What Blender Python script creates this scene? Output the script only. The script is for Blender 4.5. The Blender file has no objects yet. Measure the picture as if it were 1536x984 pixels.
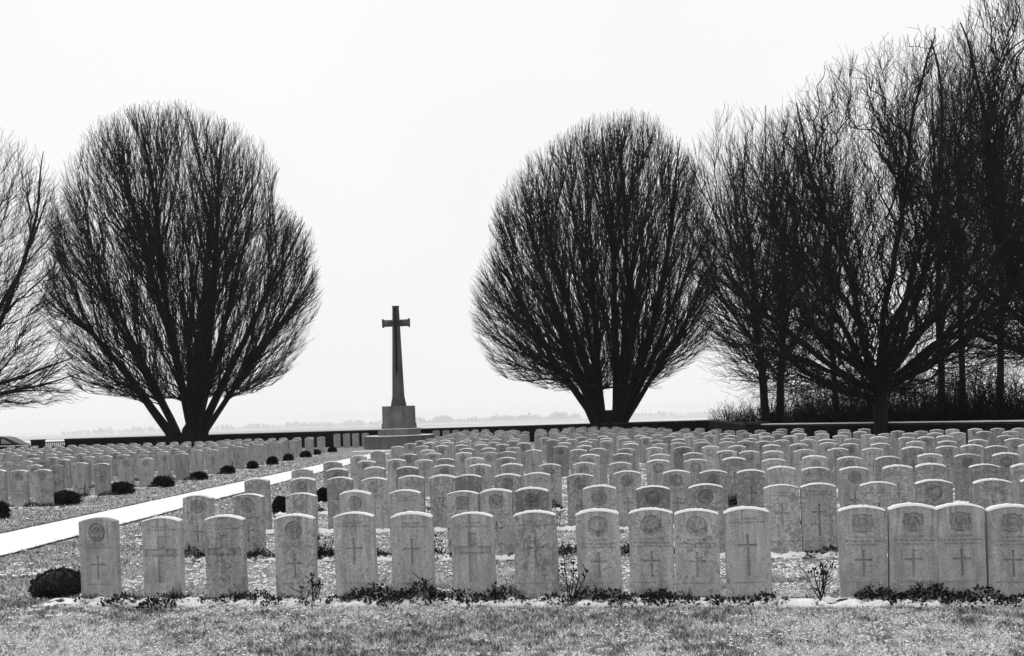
import bpy, bmesh, math, random
import numpy as np
from mathutils import Vector, Matrix, noise
from mathutils.geometry import delaunay_2d_cdt
from mathutils.kdtree import KDTree

random.seed(7)
rng = np.random.default_rng(7)
SC = bpy.context.scene
COL = SC.collection
rad = math.radians

# ------------------------------------------------------------------ camera
F = 1500.0            # focal length in pixels of the 1536 px wide photograph
PX, PY = 768.0, 618.0  # where the eye-level line crosses the middle column
EYE = 1.66
ROLL = rad(1.8)
cd = bpy.data.cameras.new('camera')
cam = bpy.data.objects.new('camera', cd)
COL.objects.link(cam)
SC.camera = cam
cd.sensor_fit = 'HORIZONTAL'
cd.sensor_width = 36.0
cd.lens = 36.0 * F / 1536.0
cd.shift_y = (PY - 492.0) / 1536.0
cd.clip_start = 0.1
cd.clip_end = 20000
cam.matrix_world = Matrix.Translation((0, 0, EYE)) @ Matrix.Rotation(rad(90), 4, 'X') @ Matrix.Rotation(-ROLL, 4, 'Z')

# ------------------------------------------------------------------ world, sun, exposure
SUN_EL, SUN_AZ = rad(52), rad(-25)      # high and a little left, behind the scene
w = bpy.data.worlds.new('World')
SC.world = w
w.use_nodes = True
nt = w.node_tree
nt.nodes.clear()
N = nt.nodes.new
out = N('ShaderNodeOutputWorld')
bg = N('ShaderNodeBackground')
sky = N('ShaderNodeTexSky')
sky.sky_type = 'NISHITA'
sky.sun_disc = False
sky.sun_elevation = SUN_EL
sky.sun_rotation = SUN_AZ
sky.dust_density = 6.0
sky.air_density = 1.0
bw = N('ShaderNodeRGBToBW')
nt.links.new(sky.outputs[0], bw.inputs[0])
# overcast deck: a closed grey cloud layer, a third darker at the skyline than overhead
tc = N('ShaderNodeTexCoord')
sx = N('ShaderNodeSeparateXYZ')
nt.links.new(tc.outputs['Generated'], sx.inputs[0])
mr = N('ShaderNodeMapRange')
mr.inputs['From Min'].default_value = 0.0
mr.inputs['From Max'].default_value = 1.0
mr.inputs['To Min'].default_value = 9.5
mr.inputs['To Max'].default_value = 10.0
nt.links.new(sx.outputs['Z'], mr.inputs['Value'])
cn = N('ShaderNodeTexNoise')
cn.inputs['Scale'].default_value = 2.2
cn.inputs['Detail'].default_value = 4
nt.links.new(tc.outputs['Generated'], cn.inputs['Vector'])
cm = N('ShaderNodeMapRange')
cm.inputs['From Min'].default_value = 0.3
cm.inputs['From Max'].default_value = 0.7
cm.inputs['To Min'].default_value = 0.98
cm.inputs['To Max'].default_value = 1.03
nt.links.new(cn.outputs['Fac'], cm.inputs['Value'])
mu = N('ShaderNodeMath')
mu.operation = 'MULTIPLY'
nt.links.new(mr.outputs[0], mu.inputs[0])
nt.links.new(cm.outputs[0], mu.inputs[1])
mx = N('ShaderNodeMix')
mx.data_type = 'FLOAT'
mx.inputs[0].default_value = 0.97
nt.links.new(bw.outputs[0], mx.inputs[2])
nt.links.new(mu.outputs[0], mx.inputs[3])
nt.links.new(mx.outputs[0], bg.inputs['Color'])
bg.inputs['Strength'].default_value = 0.1
nt.links.new(bg.outputs[0], out.inputs['Surface'])

sl = bpy.data.lights.new('sun', 'SUN')
sl.energy = 1.1
sl.angle = rad(25)
sl.color = (1.0, 1.0, 1.0)
sun = bpy.data.objects.new('sun', sl)
COL.objects.link(sun)
sd = Vector((math.sin(SUN_AZ) * math.cos(SUN_EL), math.cos(SUN_AZ) * math.cos(SUN_EL), math.sin(SUN_EL)))
sun.rotation_euler = sd.to_track_quat('Z', 'Y').to_euler()
sun.location = (0, 0, 60)

vs = SC.view_settings
vs.view_transform = 'Standard'
vs.look = 'None'
vs.exposure = 0.0
vs.gamma = 1.0
vs.use_curve_mapping = False
SC.render.engine = 'CYCLES'
SC.cycles.max_bounces = 6
SC.cycles.diffuse_bounces = 3
SC.cycles.glossy_bounces = 2
SC.cycles.transparent_max_bounces = 8
SC.cycles.volume_bounces = 1
SC.cycles.use_denoising = True


# ------------------------------------------------------------------ pixel -> place
CR, SR = math.cos(ROLL), math.sin(ROLL)


def unroll(x, y):
    u, v = x - PX, y - PY
    return u * CR - v * SR, u * SR + v * CR


def ground(x, y, z=0.0):
    """Point at height z under the pixel."""
    u, v = unroll(x, y)
    s = v / (EYE - z)
    return u / s, F / s


def at(x, y, d):
    """Point at distance d under the pixel."""
    u, v = unroll(x, y)
    return u * d / F, d, EYE - v * d / F


# ------------------------------------------------------------------ materials
def mat(name, build, rough=0.9):
    m = bpy.data.materials.new(name)
    m.use_nodes = True
    t = m.node_tree
    p = t.nodes['Principled BSDF']
    p.inputs['Roughness'].default_value = rough
    p.inputs['Specular IOR Level'].default_value = 0.2
    build(t, p)
    return m


def nnode(t, kind, **kw):
    n = t.nodes.new(kind)
    for k, v in kw.items():
        if k in n.inputs:
            n.inputs[k].default_value = v
        else:
            setattr(n, k, v)
    return n


def grey(v):
    return (v, v, v, 1)


def math_node(t, op, a, b=None, clamp=False):
    n = t.nodes.new('ShaderNodeMath')
    n.operation = op
    n.use_clamp = clamp
    for i, q in enumerate((a, b)):
        if q is None:
            continue
        if isinstance(q, (int, float)):
            n.inputs[i].default_value = q
        else:
            t.links.new(q, n.inputs[i])
    return n.outputs[0]


def ramp(t, src, lo, hi, a, b):
    n = t.nodes.new('ShaderNodeMapRange')
    n.inputs['From Min'].default_value = lo
    n.inputs['From Max'].default_value = hi
    n.inputs['To Min'].default_value = a
    n.inputs['To Max'].default_value = b
    t.links.new(src, n.inputs['Value'])
    return n.outputs[0]


def noise_node(t, vec, scale, detail=4, rough=0.55, dist=0.0):
    n = t.nodes.new('ShaderNodeTexNoise')
    n.inputs['Scale'].default_value = scale
    n.inputs['Detail'].default_value = detail
    n.inputs['Roughness'].default_value = rough
    n.inputs['Distortion'].default_value = dist
    if vec is not None:
        t.links.new(vec, n.inputs['Vector'])
    return n.outputs['Fac']


def mixf(t, fac, a, b):
    n = t.nodes.new('ShaderNodeMix')
    n.data_type = 'FLOAT'
    for i, q in ((0, fac), (2, a), (3, b)):
        if isinstance(q, (int, float)):
            n.inputs[i].default_value = q
        else:
            t.links.new(q, n.inputs[i])
    return n.outputs[0]


def bump(t, p, h, strength, dist=0.01):
    b = t.nodes.new('ShaderNodeBump')
    b.inputs['Strength'].default_value = strength
    b.inputs['Distance'].default_value = dist
    t.links.new(h, b.inputs['Height'])
    t.links.new(b.outputs[0], p.inputs['Normal'])


def objvec(t, seeded=True, scale=(1, 1, 1)):
    tc = t.nodes.new('ShaderNodeTexCoord')
    mp = t.nodes.new('ShaderNodeMapping')
    mp.inputs['Scale'].default_value = scale
    t.links.new(tc.outputs['Object'], mp.inputs['Vector'])
    if seeded:
        oi = t.nodes.new('ShaderNodeObjectInfo')
        sp = t.nodes.new('ShaderNodeSeparateColor')
        t.links.new(oi.outputs['Color'], sp.inputs[0])
        cb = t.nodes.new('ShaderNodeCombineXYZ')
        t.links.new(math_node(t, 'MULTIPLY', sp.outputs[1], 60.0), cb.inputs[0])
        t.links.new(math_node(t, 'MULTIPLY', sp.outputs[1], 31.0), cb.inputs[1])
        t.links.new(math_node(t, 'MULTIPLY', sp.outputs[1], 77.0), cb.inputs[2])
        ad = t.nodes.new('ShaderNodeVectorMath')
        ad.operation = 'ADD'
        t.links.new(mp.outputs[0], ad.inputs[0])
        t.links.new(cb.outputs[0], ad.inputs[1])
        return ad.outputs[0], sp
    return mp.outputs[0], None


def stone_build(t, p, base=0.42):
    v, sp = objvec(t)
    vst, _ = objvec(t, True, (1, 1, 0.12))
    big = noise_node(t, v, 5.5, 5, 0.62, 0.6)
    med = noise_node(t, v, 30, 6, 0.7, 0.3)
    fine = noise_node(t, v, 85, 3, 0.6)
    streak = noise_node(t, vst, 17, 4, 0.6)
    thr = math_node(t, 'SUBTRACT', 0.655, math_node(t, 'MULTIPLY', sp.outputs[2], 0.28))
    sel = math_node(t, 'ADD', math_node(t, 'MULTIPLY', big, 0.42), math_node(t, 'MULTIPLY', med, 0.58))
    lich = t.nodes.new('ShaderNodeMapRange')
    lich.inputs['To Min'].default_value = 0.0
    lich.inputs['To Max'].default_value = 1.0
    t.links.new(sel, lich.inputs['Value'])
    t.links.new(thr, lich.inputs['From Min'])
    t.links.new(math_node(t, 'ADD', thr, 0.08), lich.inputs['From Max'])
    pale = ramp(t, noise_node(t, v, 30, 3, 0.5, 1.2), 0.66, 0.72, 0.0, 1.0)
    a = ramp(t, fine, 0.3, 0.7, base * 0.66, base * 1.28)
    a = math_node(t, 'MULTIPLY', a, ramp(t, big, 0.3, 0.7, 0.8, 1.18))
    a = math_node(t, 'MULTIPLY', a, ramp(t, streak, 0.35, 0.65, 0.72, 1.1))
    a = mixf(t, math_node(t, 'MULTIPLY', lich.outputs[0], 0.7), a, base * 0.3)
    a = mixf(t, math_node(t, 'MULTIPLY', pale, 0.45), a, base * 1.4)
    # dark run-off stains below the top edge
    oz = t.nodes.new('ShaderNodeTexCoord')
    zx = t.nodes.new('ShaderNodeSeparateXYZ')
    t.links.new(oz.outputs['Object'], zx.inputs[0])
    vs2, _ = objvec(t, True, (1, 1, 0.05))
    runs = math_node(t, 'MULTIPLY', ramp(t, noise_node(t, vs2, 30, 3, 0.6), 0.54, 0.68, 0, 1), ramp(t, zx.outputs['Z'], 0.35, 0.78, 0, 1))
    a = mixf(t, math_node(t, 'MULTIPLY', runs, 0.6), a, base * 0.28)
    a = math_node(t, 'MULTIPLY', a, ramp(t, sp.outputs[0], 0.0, 1.0, 0.0, 2.0))
    cb = t.nodes.new('ShaderNodeCombineColor')
    for i in range(3):
        t.links.new(a, cb.inputs[i])
    t.links.new(cb.outputs[0], p.inputs['Base Color'])
    bump(t, p, math_node(t, 'ADD', fine, math_node(t, 'MULTIPLY', med, 1.5)), 0.35, 0.004)


def flat_build(v, var=0.15, scale=20, bmp=0.2, bd=0.01, seeded=False):
    def f(t, p):
        vec, sp = objvec(t, seeded)
        n = noise_node(t, vec, scale, 5, 0.6)
        a = ramp(t, n, 0.25, 0.75, v * (1 - var), v * (1 + var))
        cb = t.nodes.new('ShaderNodeCombineColor')
        for i in range(3):
            t.links.new(a, cb.inputs[i])
        t.links.new(cb.outputs[0], p.inputs['Base Color'])
        if bmp:
            bump(t, p, n, bmp, bd)
    return f


def snow_build(t, p):
    vec, _ = objvec(t, False)
    n = noise_node(t, vec, 14, 5, 0.6)
    a = ramp(t, n, 0.3, 0.7, 0.8, 0.9)
    cb = t.nodes.new('ShaderNodeCombineColor')
    for i in range(3):
        t.links.new(a, cb.inputs[i])
    t.links.new(cb.outputs[0], p.inputs['Base Color'])
    bump(t, p, n, 0.4, 0.01)


def two_tone(dark, light, scale, lo, hi, detail=8, rough=0.7, second=None, vscale=(1, 1, 1), bmp=0.5, bd=0.02):
    def f(t, p):
        vec, _ = objvec(t, False, vscale)
        n = noise_node(t, vec, scale, detail, rough, 0.3)
        if second:
            n2 = noise_node(t, vec, second, 4, 0.6)
            n = math_node(t, 'ADD', math_node(t, 'MULTIPLY', n, 0.6), math_node(t, 'MULTIPLY', n2, 0.4))
        a = ramp(t, n, lo, hi, dark, light)
        cb = t.nodes.new('ShaderNodeCombineColor')
        for i in range(3):
            t.links.new(a, cb.inputs[i])
        t.links.new(cb.outputs[0], p.inputs['Base Color'])
        bump(t, p, n, bmp, bd)
    return f


def attr_build(t, p):
    a = t.nodes.new('ShaderNodeAttribute')
    a.attribute_name = 'col'
    t.links.new(a.outputs['Color'], p.inputs['Base Color'])


def bark_snow_build(t, p):
    vec, _ = objvec(t, False)
    n = noise_node(t, vec, 5, 6, 0.65)
    g = t.nodes.new('ShaderNodeNewGeometry')
    sx = t.nodes.new('ShaderNodeSeparateXYZ')
    t.links.new(g.outputs['Normal'], sx.inputs[0])
    up = ramp(t, sx.outputs['Z'], 0.72, 0.9, 0, 1)
    k = math_node(t, 'MULTIPLY', up, ramp(t, n, 0.52, 0.6, 0, 1))
    a = mixf(t, k, ramp(t, n, 0.3, 0.7, 0.008, 0.016), 0.7)
    cb = t.nodes.new('ShaderNodeCombineColor')
    for i in range(3):
        t.links.new(a, cb.inputs[i])
    t.links.new(cb.outputs[0], p.inputs['Base Color'])
    bump(t, p, n, 0.5, 0.02)


M = {
    'stone': mat('headstone_limestone', stone_build),
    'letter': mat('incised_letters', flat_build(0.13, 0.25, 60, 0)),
    'snow': mat('snow', snow_build, 0.8),
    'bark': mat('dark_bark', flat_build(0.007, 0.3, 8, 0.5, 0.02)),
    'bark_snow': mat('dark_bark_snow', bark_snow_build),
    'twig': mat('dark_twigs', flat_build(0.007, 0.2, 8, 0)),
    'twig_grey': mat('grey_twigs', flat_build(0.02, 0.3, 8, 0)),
    'wall': mat('dark_brick', flat_build(0.007, 0.4, 12, 0.4, 0.01)),
    'coping': mat('dark_coping', flat_build(0.03, 0.4, 9, 0.3, 0.01)),
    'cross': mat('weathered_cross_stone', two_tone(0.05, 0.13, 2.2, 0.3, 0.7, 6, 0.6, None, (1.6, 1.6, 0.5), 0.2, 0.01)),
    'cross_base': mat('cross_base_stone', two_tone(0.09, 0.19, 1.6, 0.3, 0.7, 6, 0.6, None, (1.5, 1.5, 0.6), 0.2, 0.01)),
    'bronze': mat('dark_bronze', flat_build(0.012, 0.2, 10, 0), 0.5),
    'lawn': mat('frosted_lawn', two_tone(0.05, 0.55, 22, 0.38, 0.6, 8, 0.8, 3.0, (1, 1, 1), 0.6, 0.02)),
    'field': mat('snowy_field', two_tone(0.35, 0.75, 0.02, 0.42, 0.6, 6, 0.6, None, (0.25, 1.4, 1), 0.0)),
    'bed': mat('soil_and_snow', two_tone(0.025, 0.84, 7, 0.44, 0.5, 6, 0.65, None, (1, 1, 1), 0.6, 0.03)),
    'soil': mat('dark_soil', flat_build(0.025, 0.4, 30, 0.5, 0.02)),
    'leaf': mat('dark_evergreen_leaf', attr_build, 0.6),
    'grass': mat('winter_grass', attr_build, 0.9),
    'paint': mat('dark_car_paint', flat_build(0.012, 0.1, 5, 0), 0.35),
    'glass': mat('car_glass', flat_build(0.3, 0.1, 5, 0), 0.15),
    'tyre': mat('rubber', flat_build(0.012, 0.1, 5, 0)),
    'iron': mat('black_iron', flat_build(0.012, 0.1, 5, 0), 0.5),
    'far_tree': mat('far_trees', flat_build(0.06, 0.3, 0.2, 0)),
}


# ------------------------------------------------------------------ object helpers
def link(name, me, parent=None, m=None):
    if m is not None and not me.materials:
        me.materials.append(M[m])
    o = bpy.data.objects.new(name, me)
    COL.objects.link(o)
    o.parent = parent
    return o


def empty(name, loc=(0, 0, 0), rz=0.0):
    o = bpy.data.objects.new(name, None)
    o.empty_display_size = 0.2
    o.location = loc
    o.rotation_euler = (0, 0, rz)
    COL.objects.link(o)
    return o


def tag(o, label=None, cat=None, group=None, kind=None):
    if label:
        o['label'] = label
    if cat:
        o['category'] = cat
    if group:
        o['group'] = group
    if kind:
        o['kind'] = kind
    return o


def mesh(name, verts, faces, m=None, smooth=False):
    me = bpy.data.meshes.new(name)
    me.from_pydata([tuple(v) for v in verts], [], [tuple(f) for f in faces])
    if smooth:
        me.shade_smooth()
    if m:
        me.materials.append(M[m])
    return me


def np_mesh(name, V, T, m=None, col=None, smooth=False):
    """V (n,3), T (k,3) or (k,4)"""
    me = bpy.data.meshes.new(name)
    V = np.asarray(V, dtype=np.float32)
    T = np.asarray(T, dtype=np.int32)
    n = T.shape[1]
    me.vertices.add(len(V))
    me.vertices.foreach_set('co', V.ravel())
    me.loops.add(T.size)
    me.loops.foreach_set('vertex_index', T.ravel())
    me.polygons.add(len(T))
    me.polygons.foreach_set('loop_start', np.arange(0, T.size, n, dtype=np.int32))
    if smooth:
        me.polygons.foreach_set('use_smooth', np.ones(len(T), dtype=bool))
    me.update(calc_edges=True)
    if col is not None:
        a = me.color_attributes.new('col', 'FLOAT_COLOR', 'POINT')
        c = np.ones((len(V), 4), dtype=np.float32)
        c[:, :3] = np.asarray(col, dtype=np.float32).reshape(-1, 1)
        a.data.foreach_set('color', c.ravel())
    if m:
        me.materials.append(M[m])
    return me


def box(bm, cx, cy, cz, sx, sy, sz, rz=0.0, bevel=0.0):
    mtx = Matrix.Translation((cx, cy, cz)) @ Matrix.Rotation(rz, 4, 'Z') @ Matrix.Diagonal((sx, sy, sz, 1))
    r = bmesh.ops.create_cube(bm, size=1.0, matrix=mtx)
    if bevel:
        es = list({e for v in r['verts'] for e in v.link_edges})
        bmesh.ops.bevel(bm, geom=es, offset=bevel, segments=1, affect='EDGES', profile=0.7)


def bm_mesh(name, bm, m, smooth=False):
    me = bpy.data.meshes.new(name)
    bmesh.ops.recalc_face_normals(bm, faces=bm.faces)
    bm.to_mesh(me)
    bm.free()
    if smooth:
        me.shade_smooth()
    me.materials.append(M[m])
    return me


def vnoise(x, y, seed=0):
    """cheap 2D value noise in 0..1 for arrays"""
    xi, yi = np.floor(x).astype(np.int64), np.floor(y).astype(np.int64)
    fx, fy = x - xi, y - yi
    fx, fy = fx * fx * (3 - 2 * fx), fy * fy * (3 - 2 * fy)

    def h(a, b):
        q = (a * 374761393 + b * 668265263 + seed * 974634777) & 0xffffffff
        q = ((q ^ (q >> 13)) * 1274126177) & 0xffffffff
        return ((q ^ (q >> 16)) & 0xffff) / 65535.0
    return (h(xi, yi) * (1 - fx) + h(xi + 1, yi) * fx) * (1 - fy) + (h(xi, yi + 1) * (1 - fx) + h(xi + 1, yi + 1) * fx) * fy


_U = ['', 'first', 'second', 'third', 'fourth', 'fifth', 'sixth', 'seventh', 'eighth', 'ninth', 'tenth', 'eleventh', 'twelfth',
      'thirteenth', 'fourteenth', 'fifteenth', 'sixteenth', 'seventeenth', 'eighteenth', 'nineteenth']
ORD = list(_U)
for _t, _o in (('twenty', 'twentieth'), ('thirty', 'thirtieth'), ('forty', 'fortieth'), ('fifty', 'fiftieth'), ('sixty', 'sixtieth')):
    ORD += [_o] + [_t + '-' + q for q in _U[1:10]]

# ------------------------------------------------------------------ the ground
TH = 0.1665                       # rows run skewed: depth falls by TH for each metre to the right
ROWANG = -math.atan(TH)


def drop(d):
    return -0.0087 * max(0.0, min(d, 7800.0) - 62.0)


ys = [-40, 0, 20, 40, 62, 70, 80, 95, 115, 140, 180, 240, 320, 430, 560, 720, 950, 1300, 2000, 3200, 4600, 6500, 7800, 9500, 12000]
xs = [-9000, -7000, -4000, -2200, -1200, -700, -400, -220, -120, -60, -30, 0, 30, 60, 120, 220, 400, 700, 1200, 2200, 4000, 7000, 9000]
V = [(x, y, drop(y) - 0.012 + (0.6 * noise.noise((x * 0.006, y * 0.006, 3.0)) if y > 150 else 0)) for y in ys for x in xs]
nx = len(xs)
Fc = [(j * nx + i, j * nx + i + 1, (j + 1) * nx + i + 1, (j + 1) * nx + i) for j in range(len(ys) - 1) for i in range(nx - 1)]
tag(link('field', mesh('field', V, Fc, 'field', True)), 'pale snow-dusted open fields beyond the cemetery wall', kind='structure')

lawn_pts = [(-45, 2), (45, 2), (45, 30), (15.6, 30.6), (9.4, 37.8), (10.6, 53.6), (-30, 60.2), (-45, 62)]
tag(link('lawn', mesh('lawn', [(x, y, 0.0) for x, y in lawn_pts], [tuple(range(len(lawn_pts)))], 'lawn')),
    'short winter lawn flecked with frost and snow', kind='structure')

# the path: two straight edges taken from the photograph
R0, R1 = ground(0, 835), ground(556, 688.5)
L0, L1 = ground(0, 802), ground(556, 680.5)


def ext(a, b, d):
    k = (d - a[1]) / (b[1] - a[1])
    return a[0] + (b[0] - a[0]) * k


def path_x(d):
    return ext(L0, L1, d), ext(R0, R1, d)


PD = np.arange(4.0, 44.1, 0.12)
PW = []
for d in PD:
    l, r = path_x(d)
    m_ = (l + r) / 2
    hw = max(0.42, (r - l) / 2)
    PW.append((m_ - hw + 0.03 * noise.noise((d * 2.1, 1.0, 0)) + 0.02 * noise.noise((d * 7.0, 5.0, 0)), m_ + hw + 0.03 * noise.noise((d * 2.3, 8.0, 0)) + 0.02 * noise.noise((d * 6.0, 3.0, 0))))
PW = np.array(PW)
v, f = [], []
for i, d in enumerate(PD):
    a, b = PW[i]
    v += [(a, d, 0.012), ((a + b) / 2, d, 0.03), (b, d, 0.012)]
    if i:
        k = i * 3
        f += [(k - 3, k - 2, k + 1, k), (k - 2, k - 1, k + 2, k + 1)]
tag(link('path', mesh('path', v, f, 'snow', True)), 'snow-covered straight path between the two plots of graves', kind='structure')
for side in (0, 1):
    v, f = [], []
    for i, d in enumerate(PD):
        a = PW[i][side]
        sgn = -1 if side == 0 else 1
        wj = 0.06 + 0.03 * noise.noise((d * 1.7, side * 9.0, 0))
        v += [(a + sgn * 0.0, d, 0.006), (a + sgn * wj, d, 0.02)]
        if i:
            k = i * 2
            f.append((k - 2, k - 1, k + 1, k) if side == 1 else (k - 2, k, k + 1, k - 1))
    tag(link('turf_edge', mesh('turf_edge', v, f, 'soil')), 'dark cut turf edge along the %s side of the snowy path' % ('left' if side == 0 else 'right'), kind='structure')
# short branch of the path in front of the cross
gx0, gy0 = ground(528, 677.5)
gx1, gy1 = ground(566, 676)
v = [(gx0, gy0 - 0.8, 0.01), (gx1 + 1.0, gy0 - 0.8, 0.01), (gx1 + 1.0, gy0 + 0.5, 0.01), (gx0, gy0 + 0.5, 0.01)]
tag(link('path', mesh('path_branch', v, [(0, 1, 2, 3)], 'snow')), 'short snowy strip of path before the stone cross', kind='structure')

# ------------------------------------------------------------------ headstones
W, HC, HS, TK, BURY = 0.376, 0.78, 0.745, 0.076, 0.08


def arc_top(inset=0.0, n=14):
    hw = W / 2 - inset
    pts = []
    for i in range(n + 1):
        x = hw - 2 * hw * i / n
        k = x / (W / 2)
        pts.append((x, HS + (HC - HS) * (1 - k * k) - inset))
    return pts


def outline(inset=0.0):
    hw = W / 2 - inset
    return [(-hw, -BURY), (hw, -BURY)] + arc_top(inset)


def inset_poly(P, b):
    n = len(P)
    Q = []
    for i in range(n):
        p0, p1, p2 = Vector(P[i - 1]), Vector(P[i]), Vector(P[(i + 1) % n])
        e1, e2 = (p1 - p0).normalized(), (p2 - p1).normalized()
        n1, n2 = Vector((-e1.y, e1.x)), Vector((-e2.y, e2.x))
        k = 1 + n1.dot(n2)
        q = p1 + (n1 + n2) * (b / max(k, 0.35))
        Q.append((q.x, q.y))
    return Q


def fill(loops):
    vs_, es = [], []
    for L in loops:
        k = len(vs_)
        vs_ += [Vector(p) for p in L]
        es += [(k + i, k + (i + 1) % len(L)) for i in range(len(L))]
    r = delaunay_2d_cdt(vs_, es, [], 0, 1e-6)
    keep = []
    for t in r[2]:
        cx = sum(r[0][i][0] for i in t) / len(t)
        cz = sum(r[0][i][1] for i in t) / len(t)
        inside = False
        for L in loops:
            for i in range(len(L)):
                (x0, z0), (x1, z1) = L[i - 1], L[i]
                if (z0 > cz) != (z1 > cz) and cx < x0 + (x1 - x0) * (cz - z0) / (z1 - z0):
                    inside = not inside
        if inside:
            keep.append(t)
    return r[0], keep


def put_fill(V, Fs, loops, y):
    vv, ff = fill(loops)
    k = len(V)
    V += [(p[0], y, p[1]) for p in vv]
    for t in ff:
        a, b, c = (Vector(vv[i]) for i in t[:3])
        cr = (b - a).cross(c - a)
        Fs.append(tuple(k + i for i in (t if cr > 0 else t[::-1])))


def ring(V, Fs, A, ya, B, yb):
    """quads between loop A at depth ya and loop B at depth yb, both counter-clockwise seen from the front"""
    n = len(A)
    k = len(V)
    V += [(p[0], ya, p[1]) for p in A] + [(p[0], yb, p[1]) for p in B]
    for i in range(n):
        j = (i + 1) % n
        Fs.append((k + i, k + j, k + n + j, k + n + i))


def body_mesh(name, holes):
    V, Fs = [], []
    o1, o0 = outline(0.004), outline(0.0)
    put_fill(V, Fs, [o1] + holes, 0.0)
    ring(V, Fs, o0, 0.004, o1, 0.0)
    ring(V, Fs, o0, TK, o0, 0.004)
    k = len(V)
    V += [(p[0], TK, p[1]) for p in o0]
    Fs.append(tuple(reversed(range(k, k + len(o0)))))
    me = mesh(name, V, Fs, 'stone')
    return me


def groove(name, P, b, dp, relief=(), rh=0.006, peaks=()):
    """recess with sloping walls whose rim is P, and raised shapes on its floor"""
    V, Fs = [], []
    Q = inset_poly(P, b)
    ring(V, Fs, P, 0.0, Q, dp)
    put_fill(V, Fs, [Q], dp)
    for S in relief:
        T_ = inset_poly(S, 0.003)
        ring(V, Fs, S, dp, T_, dp - rh)
        put_fill(V, Fs, [T_], dp - rh)
    for S, (cx_, cz_), ph in peaks:            # faceted shapes: a raised point joined to a jagged outline
        k = len(V)
        n = len(S)
        V += [(p[0], dp - (0.002 if i % 2 else 0.007), p[1]) for i, p in enumerate(S)] + [(cx_, dp - ph, cz_)]
        Fs += [(k + i, k + (i + 1) % n, k + n) for i in range(n)]
        ring(V, Fs, S, dp, S, dp - 0.002)
    return mesh(name, V, Fs, 'stone')


def latin(cx, ztop, hgt, arm, sw, cross_at=0.33, flare=0.0):
    z0, z1 = ztop - hgt, ztop
    zc = ztop - hgt * cross_at
    h = sw / 2
    fl = flare
    return [(cx - h - fl, z0), (cx + h + fl, z0), (cx + h, zc - h), (cx + arm, zc - h - fl), (cx + arm, zc + h + fl), (cx + h, zc + h),
            (cx + h + fl, z1), (cx - h - fl, z1), (cx - h, zc + h), (cx - arm, zc + h + fl), (cx - arm, zc - h - fl), (cx - h, zc - h)]


def circle(cx, cz, rx, rz_, n=28):
    return [(cx + rx * math.cos(2 * math.pi * i / n), cz + rz_ * math.sin(2 * math.pi * i / n)) for i in range(n)]


def ring_shape(cx, cz, r, wd, a0, a1, n=16, rz_=None):
    rz_ = rz_ or r
    k = rz_ / r
    A = [(cx + r * math.cos(a0 + (a1 - a0) * i / n), cz + k * r * math.sin(a0 + (a1 - a0) * i / n)) for i in range(n + 1)]
    B = [(cx + (r - wd) * math.cos(a1 + (a0 - a1) * i / n), cz + k * (r - wd) * math.sin(a1 + (a0 - a1) * i / n)) for i in range(n + 1)]
    return A + B


def bar(cx, cz, w_, h_, rot=0.0):
    c, s = math.cos(rot), math.sin(rot)
    return [(cx + x * c - z * s, cz + x * s + z * c) for x, z in ((-w_ / 2, -h_ / 2), (w_ / 2, -h_ / 2), (w_ / 2, h_ / 2), (-w_ / 2, h_ / 2))]


BZ = 0.645
half_leaf = [(0.004, -0.055), (0.006, -0.03), (0.03, -0.034), (0.026, -0.02), (0.054, -0.002), (0.046, 0.006), (0.052, 0.026),
             (0.034, 0.022), (0.03, 0.03), (0.018, 0.014), (0.022, 0.042), (0.012, 0.038), (0.0, 0.057)]
maple = [(x, BZ + z) for x, z in half_leaf] + [(-x, BZ + z) for x, z in reversed(half_leaf[:-1])]
ribs = [bar(0, BZ + 0.01, 0.004, 0.08)] + [bar(sg * 0.018, BZ + 0.004, 0.004, 0.045, -sg * 0.75) for sg in (-1, 1)]
sq = []
for q in range(4):
    a = q * math.pi / 2
    base = [(-0.058, -0.052), (-0.03, -0.052), (-0.02, -0.061), (0.02, -0.061), (0.03, -0.052)]
    c_, s_ = round(math.cos(a)), round(math.sin(a))
    sq += [((x * c_ - z * s_) * (1.0), BZ + (x * s_ + z * c_) * 0.95) for x, z in base]
star = []
for i in range(16):
    r_ = 0.05 if i % 2 == 0 else 0.033
    a = 2 * math.pi * i / 16 + math.pi / 2
    star.append((r_ * math.cos(a), BZ + r_ * math.sin(a)))
crown = [(-0.02, -0.01), (0.02, -0.01), (0.026, 0.015), (0.012, 0.006), (0.0, 0.024), (-0.012, 0.006), (-0.026, 0.015)]
gun = [(-0.11, -0.012), (-0.06, -0.022), (0.0, -0.018), (0.06, -0.022), (0.105, -0.014), (0.11, 0.0), (0.05, 0.002), (0.04, 0.02),
       (0.02, 0.028), (-0.02, 0.028), (-0.05, 0.022), (-0.07, 0.004), (-0.105, 0.0)]
wheel = ring_shape(0, 0.5, 0.05, 0.012, 0.1, math.pi - 0.1)
PI = math.pi
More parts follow.
